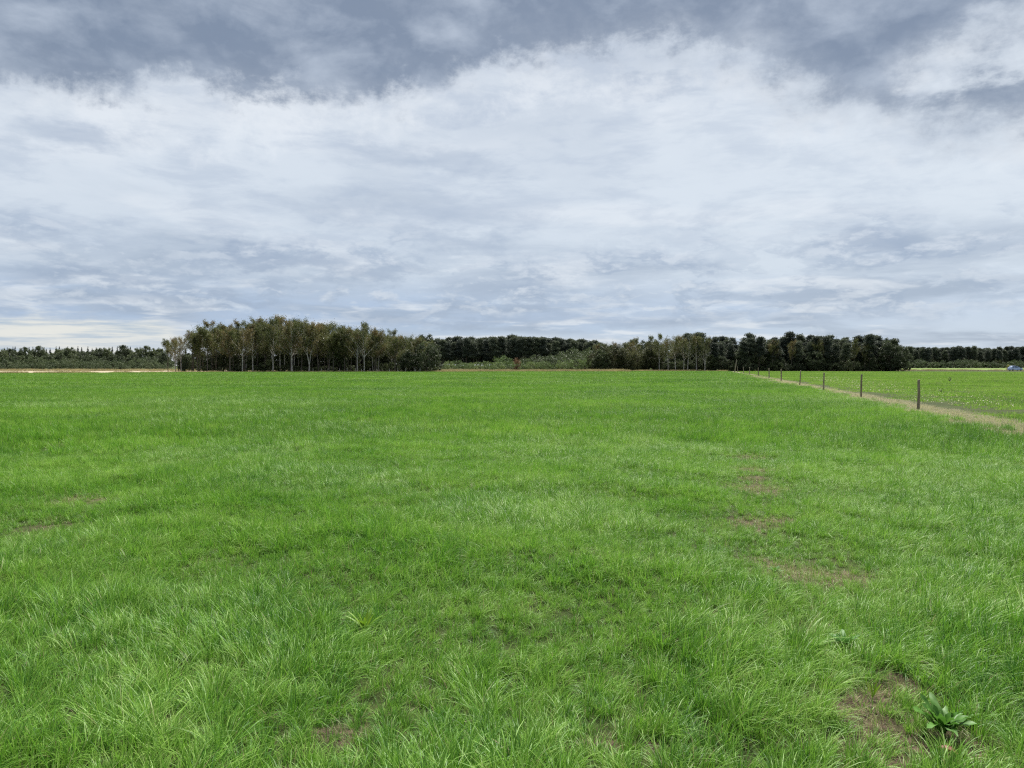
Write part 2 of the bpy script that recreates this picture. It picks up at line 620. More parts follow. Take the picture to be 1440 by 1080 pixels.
# ================================================================== ground
def build_ground():
    na = 240
    rs = [0.0]
    r = 0.4
    while r < 6000:
        rs.append(r)
        r *= 1.035 if r < 30 else 1.12
    rs = np.array(rs[1:])
    th = np.linspace(0, 2 * np.pi, na, endpoint=False)
    rr, tt = np.meshgrid(rs, th, indexing='ij')
    X = (rr * np.sin(tt)).ravel(); Y = (rr * np.cos(tt)).ravel()
    Z = height(X, Y)
    V = np.column_stack([X, Y, Z])
    V = np.vstack([V, [[0, 0, float(height(np.array([0.]), np.array([0.]))[0])]]])
    n = len(rs)
    i, j = np.meshgrid(np.arange(n - 1), np.arange(na), indexing='ij')
    i = i.ravel(); j = j.ravel(); j2 = (j + 1) % na
    quads = np.column_stack([i * na + j, i * na + j2, (i + 1) * na + j2, (i + 1) * na + j])[:, ::-1]
    j = np.arange(na)
    tris = np.column_stack([np.full(na, len(V) - 1), j, (j + 1) % na])[:, ::-1]
    b = np.concatenate([bare(X, Y), [0]])
    me = mesh_np('ground', V, quads, tris, {'bare': b}, M_GROUND)
    me.polygons.foreach_set('use_smooth', [True] * len(me.polygons))
    tag(link('ground', me), kind='structure')


build_ground()


def strip(name, pts_left, pts_right, z, mat, wob=0.0):
    """a sheet between two polylines"""
    V, F = [], []
    for k, (a, b) in enumerate(zip(pts_left, pts_right)):
        V += [(a[0] + random.uniform(-wob, wob), a[1], z), (b[0] + random.uniform(-wob, wob), b[1], z)]
        if k:
            F.append((2 * k - 2, 2 * k - 1, 2 * k + 1, 2 * k))
    return tag(mesh_obj(name, V, F, mat), kind='structure')


ys = np.linspace(8, 215, 420)
fx = FX0 + (ys - FY0) * FS
wl = 0.70 * (1 - 0.35 * (ys > 90)) + (fnoise(ys * 0.8, ys * 0 + 3.3, 3) - .5) * .9
wr = 0.95 * (1 - 0.35 * (ys > 90)) + (fnoise(ys * 0.7, ys * 0 + 8.3, 3) - .5) * .9
strip('dirt_path', [(a - w, y) for a, w, y in zip(fx, wl, ys)], [(a + w, y) for a, w, y in zip(fx, wr, ys)], 0.006, M_DIRT)

# pale stubble ground beyond the field on the left
xs = np.linspace(-260, -70, 40)
strip('stubble_ground', [(x, float(field_end(x)) + 1) for x in xs], [(x, 250) for x in xs], 0.008, M_STUB)
# far pasture on the right, the road across it
xs = np.linspace(60, 420, 40)
strip('far_pasture', [(x, 262) for x in xs], [(x, 470) for x in xs], 0.008, M_PAST)
strip('road', [(x, 239.0) for x in xs], [(x, 244.5) for x in xs], 0.012, M_ASPH)
xs = np.linspace(-72, 110, 40)
strip('woodland_floor', [(x, float(field_end(x)) + 3.5 if x < 20 else 221.5) for x in xs], [(x, 300) for x in xs], 0.01, M_LITTER)

# ================================================================== grass
SRC = {}


def blades(n, area, h0, h1, w0, w1, lean, spread, segs=3, tuft_r=None, dry_p=0.05, curl=0.7, tilt_dir=0.0):
    """n arching blades. area: half size of square they root in; tuft_r: rooted on a small disc and fanning out"""
    rng = RNG
    if tuft_r is not None:
        a = rng.uniform(0, 2 * np.pi, n); rr = tuft_r * np.sqrt(rng.random(n))
        bx, by = rr * np.cos(a), rr * np.sin(a)
        phi = a + rng.normal(0, 0.7, n)
    else:
        bx, by = rng.uniform(-area, area, n), rng.uniform(-area, area, n)
        phi = rng.uniform(0, 2 * np.pi, n)
    L = rng.uniform(h0, h1, n) * np.where(rng.random(n) < .25, .6, 1)
    W = rng.uniform(w0, w1, n)
    out = np.abs(rng.normal(spread, spread * .5, n))
    dx = np.cos(phi) * out + math.cos(tilt_dir) * lean
    dy = np.sin(phi) * out + math.sin(tilt_dir) * lean
    mag = np.hypot(dx, dy) + 1e-6
    ux, uy = dx / mag, dy / mag
    th1 = np.clip(mag + rng.normal(0, .12, n), 0.05, 1.6) * curl * 1.6       # total bend from vertical at the tip
    th0 = np.clip(mag * .35, 0, .8)
    sxv, syv = -uy, ux
    tw = rng.normal(0, .6, n)
    V = np.zeros((n, 2 * segs + 1, 3))
    x = bx.copy(); y = by.copy(); z = np.zeros(n) - 0.01
    ds = L / segs
    for k in range(segs + 1):
        t = k / segs
        w = W * (1 - t ** 1.6) * (0.8 if k == 0 else 1) * .5
        sx = sxv * np.cos(tw * t) ; sy = syv * np.cos(tw * t); sz = np.sin(tw * t) * .6
        if k < segs:
            V[:, 2 * k] = np.column_stack([x - sx * w, y - sy * w, z - sz * w])
            V[:, 2 * k + 1] = np.column_stack([x + sx * w, y + sy * w, z + sz * w])
        else:
            V[:, 2 * k] = np.column_stack([x, y, z])
        th = th0 + (th1 - th0) * (t + .5 / segs)
        x = x + ux * np.sin(th) * ds; y = y + uy * np.sin(th) * ds; z = z + np.cos(th) * ds
    z_ok = np.maximum(V[:, :, 2], 0.004 + 0 * V[:, :, 2])
    V[:, 1 * 2:, 2] = z_ok[:, 2:]
    nv = 2 * segs + 1
    off = (np.arange(n) * nv)[:, None]
    quads = np.concatenate([off + np.array([[2 * k, 2 * k + 1, 2 * k + 3, 2 * k + 2]]) for k in range(segs - 1)]) if segs > 1 else None
    tris = off + np.array([[2 * segs - 2, 2 * segs - 1, 2 * segs]])
    tone = np.repeat(rng.random(n), nv)
    dry = np.repeat((rng.random(n) < dry_p) * rng.uniform(.4, 1, n), nv)
    return V.reshape(-1, 3), quads, tris, tone, dry


def merge_parts(parts):
    V, Q, T, A, D = [], [], [], [], []
    o = 0
    for v, q, t, a, d in parts:
        V.append(v); T.append(t + o); A.append(a); D.append(d)
        if q is not None:
            Q.append(q + o)
        o += len(v)
    return np.vstack(V), (np.vstack(Q) if Q else None), np.vstack(T), np.concatenate(A), np.concatenate(D)


def source(coll, name, part, mat):
    v, q, t, a, d = part
    me = mesh_np(name, v, q, t, {'tone': a, 'dry': d}, mat)
    o = bpy.data.objects.new(name, me)
    c = SRC.get(coll) or bpy.data.collections.new(coll)
    SRC[coll] = c
    c.objects.link(o)


# near tufts: single tussocks with some thatch at the foot
for k in range(14):
    parts = [blades(64, 0, .11, .22, .0044, .0072, .38, .62, 4, tuft_r=.07, dry_p=.02, curl=1.0),
             blades(18, 0, .18, .30, .0040, .0064, .60, .55, 5, tuft_r=.06, dry_p=.015, curl=1.15),
             blades(12, .09, .06, .14, .003, .005, .1, 1.0, 2, dry_p=.4, curl=1.0)]
    source('near_tufts', 'tuft_%02d' % k, merge_parts(parts), M_GRASS)
for k in range(6):
    source('under_tufts', 'under_%02d' % k, blades(34, .085, .06, .15, .0036, .0060, .15, .75, 3, dry_p=.05, curl=1.0), M_GRASS)
for k in range(5):
    parts = [blades(34, .09, .05, .14, .0015, .0032, .2, 1.0, 3, dry_p=0.85, curl=1.0),
             blades(12, .08, .05, .13, .0025, .0045, .15, .6, 3, dry_p=0.05)]
    source('litter_tufts', 'litter_%02d' % k, merge_parts(parts), M_GRASS)


def patch(ntuft, half, per, h0, h1, w0, w1, segs, lean, dry_p, r):
    parts = []
    for i in range(ntuft):
        v, q, t, a, d = blades(per, 0, h0, h1, w0, w1, lean, .42, segs, tuft_r=r, dry_p=dry_p, curl=1.0, tilt_dir=RNG.normal(0, .7))
        s = RNG.uniform(.75, 1.2)
        v = v * s + np.array([[RNG.uniform(-half, half), RNG.uniform(-half, half), 0]])
        a = np.clip(a * .8 + RNG.uniform(-.1, .3), 0, 1)
        parts.append((v, q, t, a, d))
    return merge_parts(parts)


for k in range(8):
    source('mid_patches', 'mid_%02d' % k, patch(34, .6, 30, .16, .28, .006, .010, 3, .36, .02, .08), M_GRASS)
for k in range(6):
    source('far_patches', 'far_%02d' % k, patch(110, 2.0, 20, .15, .26, .014, .026, 2, .3, .02, .16), M_GRASS)
for k in range(6):
    source('short_patches', 'short_%02d' % k, patch(120, 2.0, 22, .06, .14, .010, .020, 2, .25, .07, .16), M_SHORT)
for k in range(4):
    source('straw_patches', 'straw_%02d' % k, patch(40, .5, 16, .04, .11, .004, .010, 2, .4, .4, .08), M_STRAW)
for k in range(4):
    source('reed_patches', 'reed_%02d' % k, patch(60, 1.5, 16, .25, .6, .02, .04, 2, .25, .3, .12), M_REED)


def scatter(name, coll, pts, rot, scl, label, cat):
    """one object whose vertices carry instances of the sources in a collection"""
    n = len(pts)
    me = bpy.data.meshes.new(name)
    me.vertices.add(n)
    me.vertices.foreach_set('co', np.asarray(pts, dtype=np.float32).ravel())
    a = me.attributes.new('rot', 'FLOAT_VECTOR', 'POINT'); a.data.foreach_set('vector', np.asarray(rot, dtype=np.float32).ravel())
    a = me.attributes.new('scl', 'FLOAT_VECTOR', 'POINT'); a.data.foreach_set('vector', np.asarray(scl, dtype=np.float32).ravel())
    a = me.attributes.new('idx', 'INT', 'POINT'); a.data.foreach_set('value', RNG.integers(0, len(SRC[coll].objects), n).astype(np.int32))
    o = link(name, me)
    ng = bpy.data.node_groups.new(name, 'GeometryNodeTree')
    ng.interface.new_socket('Geometry', in_out='INPUT', socket_type='NodeSocketGeometry')
    ng.interface.new_socket('Geometry', in_out='OUTPUT', socket_type='NodeSocketGeometry')
    N = ng.nodes
    gi, go = N.new('NodeGroupInput'), N.new('NodeGroupOutput')
    ci = N.new('GeometryNodeCollectionInfo')
    ci.inputs['Collection'].default_value = SRC[coll]
    ci.inputs['Separate Children'].default_value = True
    ci.inputs['Reset Children'].default_value = True
    ip = N.new('GeometryNodeInstanceOnPoints')
    ip.inputs['Pick Instance'].default_value = True
    Lk = ng.links.new
    Lk(gi.outputs[0], ip.inputs['Points'])
    Lk(ci.outputs[0], ip.inputs['Instance'])
    for nm, dt, sock in (('rot', 'FLOAT_VECTOR', 'Rotation'), ('scl', 'FLOAT_VECTOR', 'Scale'), ('idx', 'INT', 'Instance Index')):
        na = N.new('GeometryNodeInputNamedAttribute')
        na.data_type = dt
        na.inputs['Name'].default_value = nm
        Lk(na.outputs['Attribute'], ip.inputs[sock])
    Lk(ip.outputs[0], go.inputs[0])
    md = o.modifiers.new('grass', 'NODES')
    md.node_group = ng
    return tag(o, label, cat, kind='stuff')


def grid(step, r0, r1, jit=.5, half_deg=43):
    """jittered grid points in the sector in front of the camera plus a little behind it"""
    g = np.arange(-r1 - step, r1 + step, step)
    X, Y = np.meshgrid(g, g)
    X = X.ravel() + RNG.uniform(-jit, jit, X.size) * step
    Y = Y.ravel() + RNG.uniform(-jit, jit, Y.size) * step
    r = np.hypot(X, Y)
    ang = np.degrees(np.abs(np.arctan2(X, Y + 2.5)))
    k = (r >= r0) & (r < r1) & (ang < half_deg)
    return X[k], Y[k]


def lean_angle(x, y):
    return (fnoise(x * .45 + 5, y * .45, 2) - .5) * 5.0 + .2


def near_grass():
    X, Y = grid(.110, 0.3, 17)
    b = bare(X, Y)
    n = fnoise(X * 1.7 + 30, Y * 1.7, 3)
    keep = (RNG.random(len(X)) > b * 1.05) & (RNG.random(len(X)) < .8 + n * .5)
    X, Y, b, n = X[keep], Y[keep], b[keep], n[keep]
    big = fnoise(X * .5, Y * .5 + 50, 2)
    n = np.clip((n - .5) * 1.9 + .5, 0, 1)
    s = (.48 + n * .52 + (big - .5) * .25) * RNG.uniform(.75, 1.2, len(X)) * (1 - b * .6) * (1 - halo(X, Y) * np.where(Y > 5, .5, .25))
    rz = lean_angle(X, Y) + RNG.normal(0, .75, len(X))
    tilt = RNG.normal(0, .10, (len(X), 2))
    rot = np.column_stack([tilt, rz])
    scl = np.column_stack([s * 1.08, s * 1.08, s * RNG.uniform(.85, 1.1, len(X))])
    pts = np.column_stack([X, Y, height(X, Y)])
    scatter('meadow_grass', 'near_tufts', pts, rot, scl, 'long lush green grass of the open meadow, bent in tufts', 'grass')
    # short blades between the tussocks
    X, Y = grid(.115, 0.3, 17)
    k = RNG.random(len(X)) > bare(X, Y) * 1.25
    X, Y = X[k], Y[k]
    s = RNG.uniform(.5, .95, len(X))
    scatter('undergrowth_grass', 'under_tufts', np.column_stack([X, Y, height(X, Y)]), np.column_stack([np.zeros((len(X), 2)), RNG.uniform(0, 6.28, len(X))]),
            np.column_stack([s, s, s]), 'short green grass filling the gaps between meadow tufts', 'grass')
    # litter and seedlings where the sward is open
    X, Y = grid(.07, 1.0, 15)
    b = bare(X, Y)
    k = RNG.random(len(X)) < np.clip(b - .12, 0, 1) * .95
    X, Y = X[k], Y[k]
    s = RNG.uniform(.5, 1.15, len(X))
    scatter('dry_litter', 'litter_tufts', np.column_stack([X, Y, height(X, Y)]), np.column_stack([np.zeros((len(X), 2)), RNG.uniform(0, 6.28, len(X))]),
            np.column_stack([s, s, s]), 'straw coloured dead blades lying on bare spots in the meadow', 'grass')


def mid_grass():
    X, Y = grid(.82, 16.2, 62)
    k = (side(X, Y) < -.95 + (fnoise(X * .9, Y * .9 + 70, 2) - .3) * 1.5) & (Y < field_end(X))
    X, Y = X[k], Y[k]
    n = fnoise(X * .45 + 30, Y * .45, 3)
    s = .72 + n * .5
    rot = np.column_stack([np.zeros((len(X), 2)), lean_angle(X * .6, Y * .6) + RNG.normal(0, .5, len(X))])
    scatter('mid_meadow_grass', 'mid_patches', np.column_stack([X, Y, np.zeros(len(X))]), rot, np.column_stack([np.ones(len(X)), np.ones(len(X)), s]),
            'even green grass of the meadow stretching from tufts towards fence posts', 'grass')


def far_grass():
    X, Y = grid(2.9, 60, 235, half_deg=42)
    k = (side(X, Y) < -1.6) & (Y < field_end(X) - .8)
    X, Y = X[k], Y[k]
    n = fnoise(X * .2 + 30, Y * .2, 3)
    s = .65 + n * .5
    rot = np.column_stack([np.zeros((len(X), 2)), RNG.normal(.3, .8, len(X))])
    scatter('far_meadow_grass', 'far_patches', np.column_stack([X, Y, np.zeros(len(X))]), rot, np.column_stack([np.ones(len(X)), np.ones(len(X)), s]),
            'smooth green grass of the meadow running up to the woods', 'grass')


def short_grass():
    X, Y = grid(2.5, 10, 232, half_deg=44)
    k = (side(X, Y) > 2.4) & (Y < 236)
    X, Y = X[k], Y[k]
    n = fnoise(X * .15 + 30, Y * .3, 3)
    s = .55 + n * .7
    rot = np.column_stack([np.zeros((len(X), 2)), RNG.uniform(0, 6.28, len(X))])
    scatter('pasture_grass', 'short_patches', np.column_stack([X, Y, np.zeros(len(X))]), rot, np.column_stack([np.ones(len(X)), np.ones(len(X)), s]),
            'short grazed yellowish grass of the pasture beyond the fence', 'grass')


def straw():
    Y = np.concatenate([RNG.uniform(8, 150, 1400), RNG.uniform(12, 45, 900)])
    t = RNG.uniform(-.95, 1.05, len(Y))
    X = FX0 + (Y - FY0) * FS + t
    s = RNG.uniform(.6, 1.2, len(X))
    k = RNG.random(len(X)) < .8
    X, Y, s = X[k], Y[k], s[k]
    scatter('dead_grass', 'straw_patches', np.column_stack([X, Y, np.full(len(X), .006)]), np.column_stack([np.zeros((len(X), 2)), RNG.uniform(0, 6.28, len(X))]),
            np.column_stack([s, s, s]), 'tan dead grass on the bare strip under the fence posts', 'grass')


def reeds():
    P = []
    for i in range(420):
        x = RNG.uniform(-150, 150)
        y = float(field_end(x)) + RNG.uniform(.3, 4.5 if x < 20 else 2.6)
        if x > 60: continue
        P.append((x, y, 0, 1.0 if x > 10 or x < -85 else .8))
    for i in range(260):                                  # rough margin behind the stubble and in front of the shrubs
        x = RNG.uniform(-190, -62); P.append((x, RNG.uniform(236, 262), 0, 1.2))
    for i in range(160):
        x = RNG.uniform(-20, 30); P.append((x, RNG.uniform(200, 222), 0, 1.3))
    for i in range(240):
        x = RNG.uniform(70, 260); P.append((x, RNG.uniform(250, 262), 0, .9))
    P = np.array(P)
    s = P[:, 3] * RNG.uniform(.6, 1.2, len(P))
    scatter('dry_grass_margin', 'reed_patches', P[:, :3], np.column_stack([np.zeros((len(P), 2)), RNG.uniform(0, 6.28, len(P))]), np.column_stack([s, s, s]),
            'pale dry tall grass along the edge of the woods', 'grass')


near_grass(); mid_grass(); far_grass(); short_grass(); straw(); reeds()


def flowers():
    """hawkbit and clover heads standing in the pasture, a small disc and a stalk each"""
    V, F = [], []
    spots = []
    for _ in range(1300):
        y = RNG.uniform(24, 110)
        s = abs(RNG.normal(0, 1)) * 3.0 + 1.3 + max(0, (y - 30)) * .05
        x = FX0 + (y - FY0) * FS + s * 1.03
        if fnoise(np.array([x * .25]), np.array([y * .12]), 2)[0] < .40: continue
        spots.append((x, y))
    for _ in range(60):
        y = RNG.uniform(22, 150); x = FX0 + (y - FY0) * FS + RNG.uniform(2, 40)
        spots.append((x, y))
    for (x, y) in spots:
        h = RNG.uniform(.08, .16); r = RNG.uniform(.014, .027)
        ty, tx = RNG.normal(0, .25), RNG.normal(0, .25)
        b = len(V)
        c = len(V)
        for k in range(7):
            a = k / 7 * 6.283
            V.append((x + r * math.cos(a), y + r * math.sin(a), h + r * math.cos(a) * tx + r * math.sin(a) * ty + .004))
        V.append((x, y, h + .018))
        V.append((x, y, h - .012))
        for k in range(7):
            F.append((c + k, c + (k + 1) % 7, c + 7))
            F.append((c + (k + 1) % 7, c + k, c + 8))
    m, nt = new_mat('flower_heads')
    n = fbm(world_pos(nt), 3.0, 2, .5)
    finish(nt, mixc(smooth(n, .45, .55), (0.62, 0.60, 0.28), (0.68, 0.67, 0.52)), .7, .2, transl=.2)
    tag(mesh_obj('pasture_flowers', V, F, m), 'pale yellow and white flower heads dotting the pasture beside fence', 'flowers', kind='stuff')


flowers()


# ================================================================== trees
def tube(path, radii, sides=6):
    """tapered tube through points; returns verts, quads"""
    path = np.asarray(path, float)
    n = len(path)
    V = []
    for i in range(n):
        t = path[min(i + 1, n - 1)] - path[max(i - 1, 0)]
        t = t / (np.linalg.norm(t) + 1e-9)
        a = np.array([1, 0, 0]) if abs(t[0]) < .8 else np.array([0, 1, 0])
        u = np.cross(t, a); u /= np.linalg.norm(u); w = np.cross(t, u)
        for k in range(sides):
            an = 2 * math.pi * k / sides
            V.append(path[i] + radii[i] * (u * math.cos(an) + w * math.sin(an)))
    Q = []
    for i in range(n - 1):
        for k in range(sides):
            Q.append((i * sides + k, i * sides + (k + 1) % sides, (i + 1) * sides + (k + 1) % sides, (i + 1) * sides + k))
    return np.array(V), np.array(Q)


def tubes_mesh(name, tubes, mat):
    V, Q, o = [], [], 0
    for v, q in tubes:
        V.append(v); Q.append(q + o); o += len(v)
    me = mesh_np(name, np.vstack(V), np.vstack(Q), None, None, mat)
    me.polygons.foreach_set('use_smooth', [True] * len(me.polygons))
    return me


def leaves_mesh(name, P, size, tone, mat, flat=0.0):
    """a small bent quad (diamond) for each leaf spray"""
    n = len(P)
    d = RNG.normal(0, 1, (n, 3)); d[:, 2] *= (1 - flat); d /= np.linalg.norm(d, axis=1)[:, None]
    e = RNG.normal(0, 1, (n, 3)); e[:, 2] *= (1 - flat)
    e -= d * (d * e).sum(1)[:, None]; e /= np.linalg.norm(e, axis=1)[:, None]
    s = (size * RNG.uniform(.6, 1.4, n))[:, None]
    V = np.stack([P - d * s, P + e * s * .5, P + d * s, P - e * s * .5], 1).reshape(-1, 3)
    Q = np.arange(4 * n).reshape(-1, 4)
    return mesh_np(name, V, Q, None, {'tone': np.repeat(tone, 4)}, mat)


def wobble_path(p0, p1, n, w):
    t = np.linspace(0, 1, n)[:, None]
    p = np.asarray(p0) * (1 - t) + np.asarray(p1) * t
    off = np.cumsum(RNG.normal(0, w, (n, 3)), 0); off -= off[0]; off[:, 2] *= .3
    off *= (t * 1.2)
    return p + off


def birch(v, H=13.0, fork=False, sparse=1.0, white=True):
    tb, P, T = [], [], []
    lean = RNG.normal(0, .45, 2)
    mains = []
    if fork:
        z0 = H * .13
        base = wobble_path((0, 0, -.2), (lean[0] * .1, lean[1] * .1, z0), 4, .03)
        tb.append(tube(base, np.linspace(.2, .17, 4), 7))
        for sgn, sp in ((-1, .16), (1, .10)):
            mains.append((wobble_path(base[-1], (sgn * H * sp + lean[0] * .3, RNG.normal(0, .4), H * RNG.uniform(.9, 1.0)), 10, .10), .13))
    else:
        mains.append((wobble_path((0, 0, -.2), (lean[0], lean[1], H * .96), 13, .09), .15))
    for path, r0 in mains:
        m = len(path)
        tb.append(tube(path, np.linspace(r0, .025, m), 7))
        for k in range(int(15 if not fork else 11)):
            f = RNG.uniform(.34, .98) if not fork else RNG.uniform(.3, .98)
            q = path[min(m - 1, int(f * (m - 1)))]
            a = RNG.uniform(0, 6.283)
            ln = H * (.30 * (1.12 - f) + .05) * RNG.uniform(.7, 1.2)
            rise = ln * RNG.uniform(.7, 1.5)
            e = q + np.array([math.cos(a) * ln, math.sin(a) * ln, min(rise, H * 1.02 - q[2])])
            br = wobble_path(q, e, 6, .07)
            tb.append(tube(br, np.linspace(r0 * (1.1 - f) * .5 + .02, .012, 6), 4))
            nl = int(215 * sparse * RNG.uniform(.5, 1.2) * (0.35 + f))
            tt = RNG.uniform(.3, 1.1, nl)[:, None]
            base = q * (1 - tt) + e * tt
            pp = base + RNG.normal(0, 1, (nl, 3)) * np.array([.34, .34, .36]) * (.55 + H * .03)
            pp[:, 2] -= np.abs(RNG.normal(0, .25, nl))
            P.append(pp); T.append(np.clip(RNG.normal(.5, .25, nl), 0, 1))
    P = np.vstack(P); T = np.concatenate(T)
    return tubes_mesh('trunk', tb, M_BIRCH_B if white else M_GREY_B), leaves_mesh('crown', P, .135, T, M_BIRCH_L)


def blobby(H, z0, rx, nb, per, rb, leaf, mat, top=1.0, zflat=.8, squash=1.0):
    """crown of many leaf clumps in an egg-shaped volume"""
    P, T = [], []
    for k in range(nb):
        while True:
            q = RNG.uniform(-1, 1, 3)
            if np.linalg.norm(q) < 1: break
        rad = np.linalg.norm(q[:2])
        if RNG.random() < .7:
            q = q / max(np.linalg.norm(q), .2) * RNG.uniform(.7, 1.0)
        c = np.array([q[0] * rx, q[1] * rx, z0 + (q[2] * .5 + .5) * (H - z0)])
        r = rb * RNG.uniform(.65, 1.25)
        d = RNG.normal(0, 1, (per, 3)); d /= np.linalg.norm(d, axis=1)[:, None]
        pp = c + d * r * (RNG.random((per, 1)) ** .4) * np.array([1, 1, zflat])
        P.append(pp)
        T.append(np.clip(.3 + .4 * RNG.random() + RNG.normal(0, .18, per), 0, 1))
    P = np.vstack(P); T = np.concatenate(T)
    P[:, 2] = np.maximum(P[:, 2], .05)
    return leaves_mesh('crown', P, leaf, T, mat)


def limbs(H, rx, z0, n, r0, mat, spread=.8):
    tb = []
    path = wobble_path((0, 0, -.2), (RNG.normal(0, .3), RNG.normal(0, .3), H * .8), 9, .07)
    tb.append(tube(path, np.linspace(r0, .04, 9), 7))
    for k in range(n):
        f = RNG.uniform(.25, .9)
        q = path[int(f * 8)]
        a = RNG.uniform(0, 6.283); ln = rx * RNG.uniform(.5, .95) * spread
        e = q + np.array([math.cos(a) * ln, math.sin(a) * ln, RNG.uniform(.3, 1.0) * ln])
        e[2] = min(e[2], H * .95)
        tb.append(tube(wobble_path(q, e, 5, .06), np.linspace(r0 * .45, .02, 5), 4))
    return tubes_mesh('trunk', tb, mat)


def oak(H=10.0, rx=3.4, z0=.6):
    return limbs(H, rx, z0, 9, .22, M_DARK_B), blobby(H, z0, rx, 85, 60, .95, .23, M_OAK_L)


def pine(H=12.0, full=.5):
    tb, P, T = [], [], []
    path = wobble_path((0, 0, -.2), (RNG.normal(0, .3), RNG.normal(0, .3), H * .97), 9, .05)
    tb.append(tube(path, np.linspace(.2, .04, 9), 7))
    nb = 36
    for k in range(nb):
        f = 1 - (1 - full * RNG.uniform(.85, 1.1)) * 0 - full * (k + RNG.random()) / nb
        f = min(max(f, .18), .97)
        q = path[min(8, int(round(f * 8)))].copy(); q[2] = f * H
        a = RNG.uniform(0, 6.283)
        ln = H * (.045 + .19 * (1 - f) ** .6) * RNG.uniform(.35, 1.35)
        if f < .4: ln *= .8
        e = q + np.array([math.cos(a) * ln, math.sin(a) * ln, ln * RNG.uniform(-.05, .45)])
        tb.append(tube(np.array([q, (q + e) / 2 + [0, 0, -.08], e]), [.05, .035, .012], 4))
        for j in range(3):
            c = q + (e - q) * RNG.uniform(.5, 1.05)
            nl = 62
            d = RNG.normal(0, 1, (nl, 3)) * np.array([.6, .6, .30]) * (H / 14)
            P.append(c + d); T.append(np.clip(.5 + d[:, 2] * .8 + RNG.normal(0, .2, nl), 0, 1))  # upper needles of each pad lighter: lit tops painted into the tone
    nl = 110
    P.append(np.array([path[-1][0], path[-1][1], H * .965]) + RNG.normal(0, 1, (nl, 3)) * np.array([.38, .38, .42])); T.append(RNG.uniform(.4, 1, nl))  # leader tuft toned lighter too, its lit top put into the colour
    return tubes_mesh('trunk', tb, M_PINE_B), leaves_mesh('crown', np.vstack(P), .2, np.concatenate(T), M_PINE_L)


def spruce(H=14.0):
    P, T = [], []
    path = wobble_path((0, 0, -.2), (0, 0, H * .99), 6, .02)
    tb = [tube(path, np.linspace(.2, .02, 6), 6)]
    for k in range(190):
        f = RNG.random() ** .8
        z = H * (.12 + .86 * f)
        ln = (H - z) * .24 + .03
        a = RNG.uniform(0, 6.283)
        nl = int(12 + ln * 10)
        tt = RNG.random((nl, 1))
        e = np.array([math.cos(a) * ln, math.sin(a) * ln, -ln * .3])
        P.append(np.array([0, 0, z]) + e * tt + RNG.normal(0, 1, (nl, 3)) * np.array([1, 1, .8]) * min(.2, .16 * ln))
        T.append(np.clip(RNG.normal(.5, .2, nl), 0, 1))
    return tubes_mesh('trunk', tb, M_PINE_B), leaves_mesh('crown', np.vstack(P), .13, np.concatenate(T), M_SPRUCE_L)


def shrub(H, rx, mat, nb=26, leaf=.13):
    tb = []
    for k in range(7):
        a = RNG.uniform(0, 6.283); ln = rx * RNG.uniform(.3, .8)
        tb.append(tube(wobble_path((RNG.normal(0, .1), RNG.normal(0, .1), -.1), (math.cos(a) * ln, math.sin(a) * ln, H * RNG.uniform(.5, .9)), 5, .05), np.linspace(.05, .012, 5), 4))
    return tubes_mesh('stem', tb, M_DARK_B), blobby(H, .1, rx, nb, 48, H * .2, leaf, mat)


LIB = {
    'birch': [birch(i, 13 * s, False, sp, i in (0, 2, 4)) for i, (s, sp) in enumerate([(1, 1), (.95, 1.25), (1.02, .8), (.9, 1.1), (.98, .65), (1.0, 1.35)])],
    'fork': [birch(9, 12.6, True, .85), birch(10, 11.6, True, .7)],
    'oak': [oak(10, 3.2), oak(9, 3.8, .4), oak(10.5, 3.0, 1.2), oak(8, 3.0, .3)],
    'brownoak': [(limbs(9, 3.2, .4, 9, .22, M_DARK_B), blobby(9.4, .3, 3.2, 85, 60, .95, .2, M_BROWN_L)) for _ in range(3)],
    'pine': [pine(12, .62), pine(12, .55), pine(11.5, .7), pine(12.4, .6), pine(12, .82), pine(12, .9), pine(12, .95)],
    'spruce': [spruce(14), spruce(14)],
    'shrub': [shrub(3.6, 2.2, M_SHRUB_L), shrub(3.0, 2.4, M_SHRUB_L), shrub(4.0, 1.9, M_SHRUB_L)],
    'greyshrub': [shrub(3.0, 2.2, M_GREYSHRUB_L), shrub(2.4, 2.2, M_GREYSHRUB_L), shrub(4.2, 2.6, M_GREYSHRUB_L)],
    'darkshrub': [shrub(3.0, 2.3, M_OAK_L, 34, .17), shrub(2.4, 2.6, M_OAK_L, 34, .17), shrub(3.6, 2.0, M_OAK_L, 34, .17)],
    'rust': [shrub(3.6, .9, M_RUST_L, 16)],
    'yellow': [shrub(3.0, 1.2, M_YELLOW_L, 18)],
}
NAMES = {'birch': 'birch_tree', 'fork': 'birch_tree', 'oak': 'oak_tree', 'brownoak': 'oak_tree', 'pine': 'pine_tree', 'spruce': 'spruce_tree',
         'shrub': 'willow_shrub', 'greyshrub': 'grey_shrub', 'darkshrub': 'dark_shrub', 'rust': 'rusty_shrub', 'yellow': 'yellow_shrub'}
CATS = {'birch': 'tree', 'fork': 'tree', 'oak': 'tree', 'brownoak': 'tree', 'pine': 'tree', 'spruce': 'tree', 'shrub': 'shrub', 'greyshrub': 'shrub', 'darkshrub': 'shrub', 'rust': 'shrub', 'yellow': 'shrub'}


def plant(kind, x, y, label, group=None, s=1.0, sz=None, var=None, rz=None):
    tr, cr = LIB[kind][var if var is not None else random.randrange(len(LIB[kind]))]
    e = empty(NAMES[kind], (x, y, 0), random.uniform(0, 6.283) if rz is None else rz, (s, s, sz or s))
    link('stem' if CATS[kind] == 'shrub' else 'trunk', tr, e)
    link('crown', cr, e)
    return tag(e, label, CATS[kind], group)


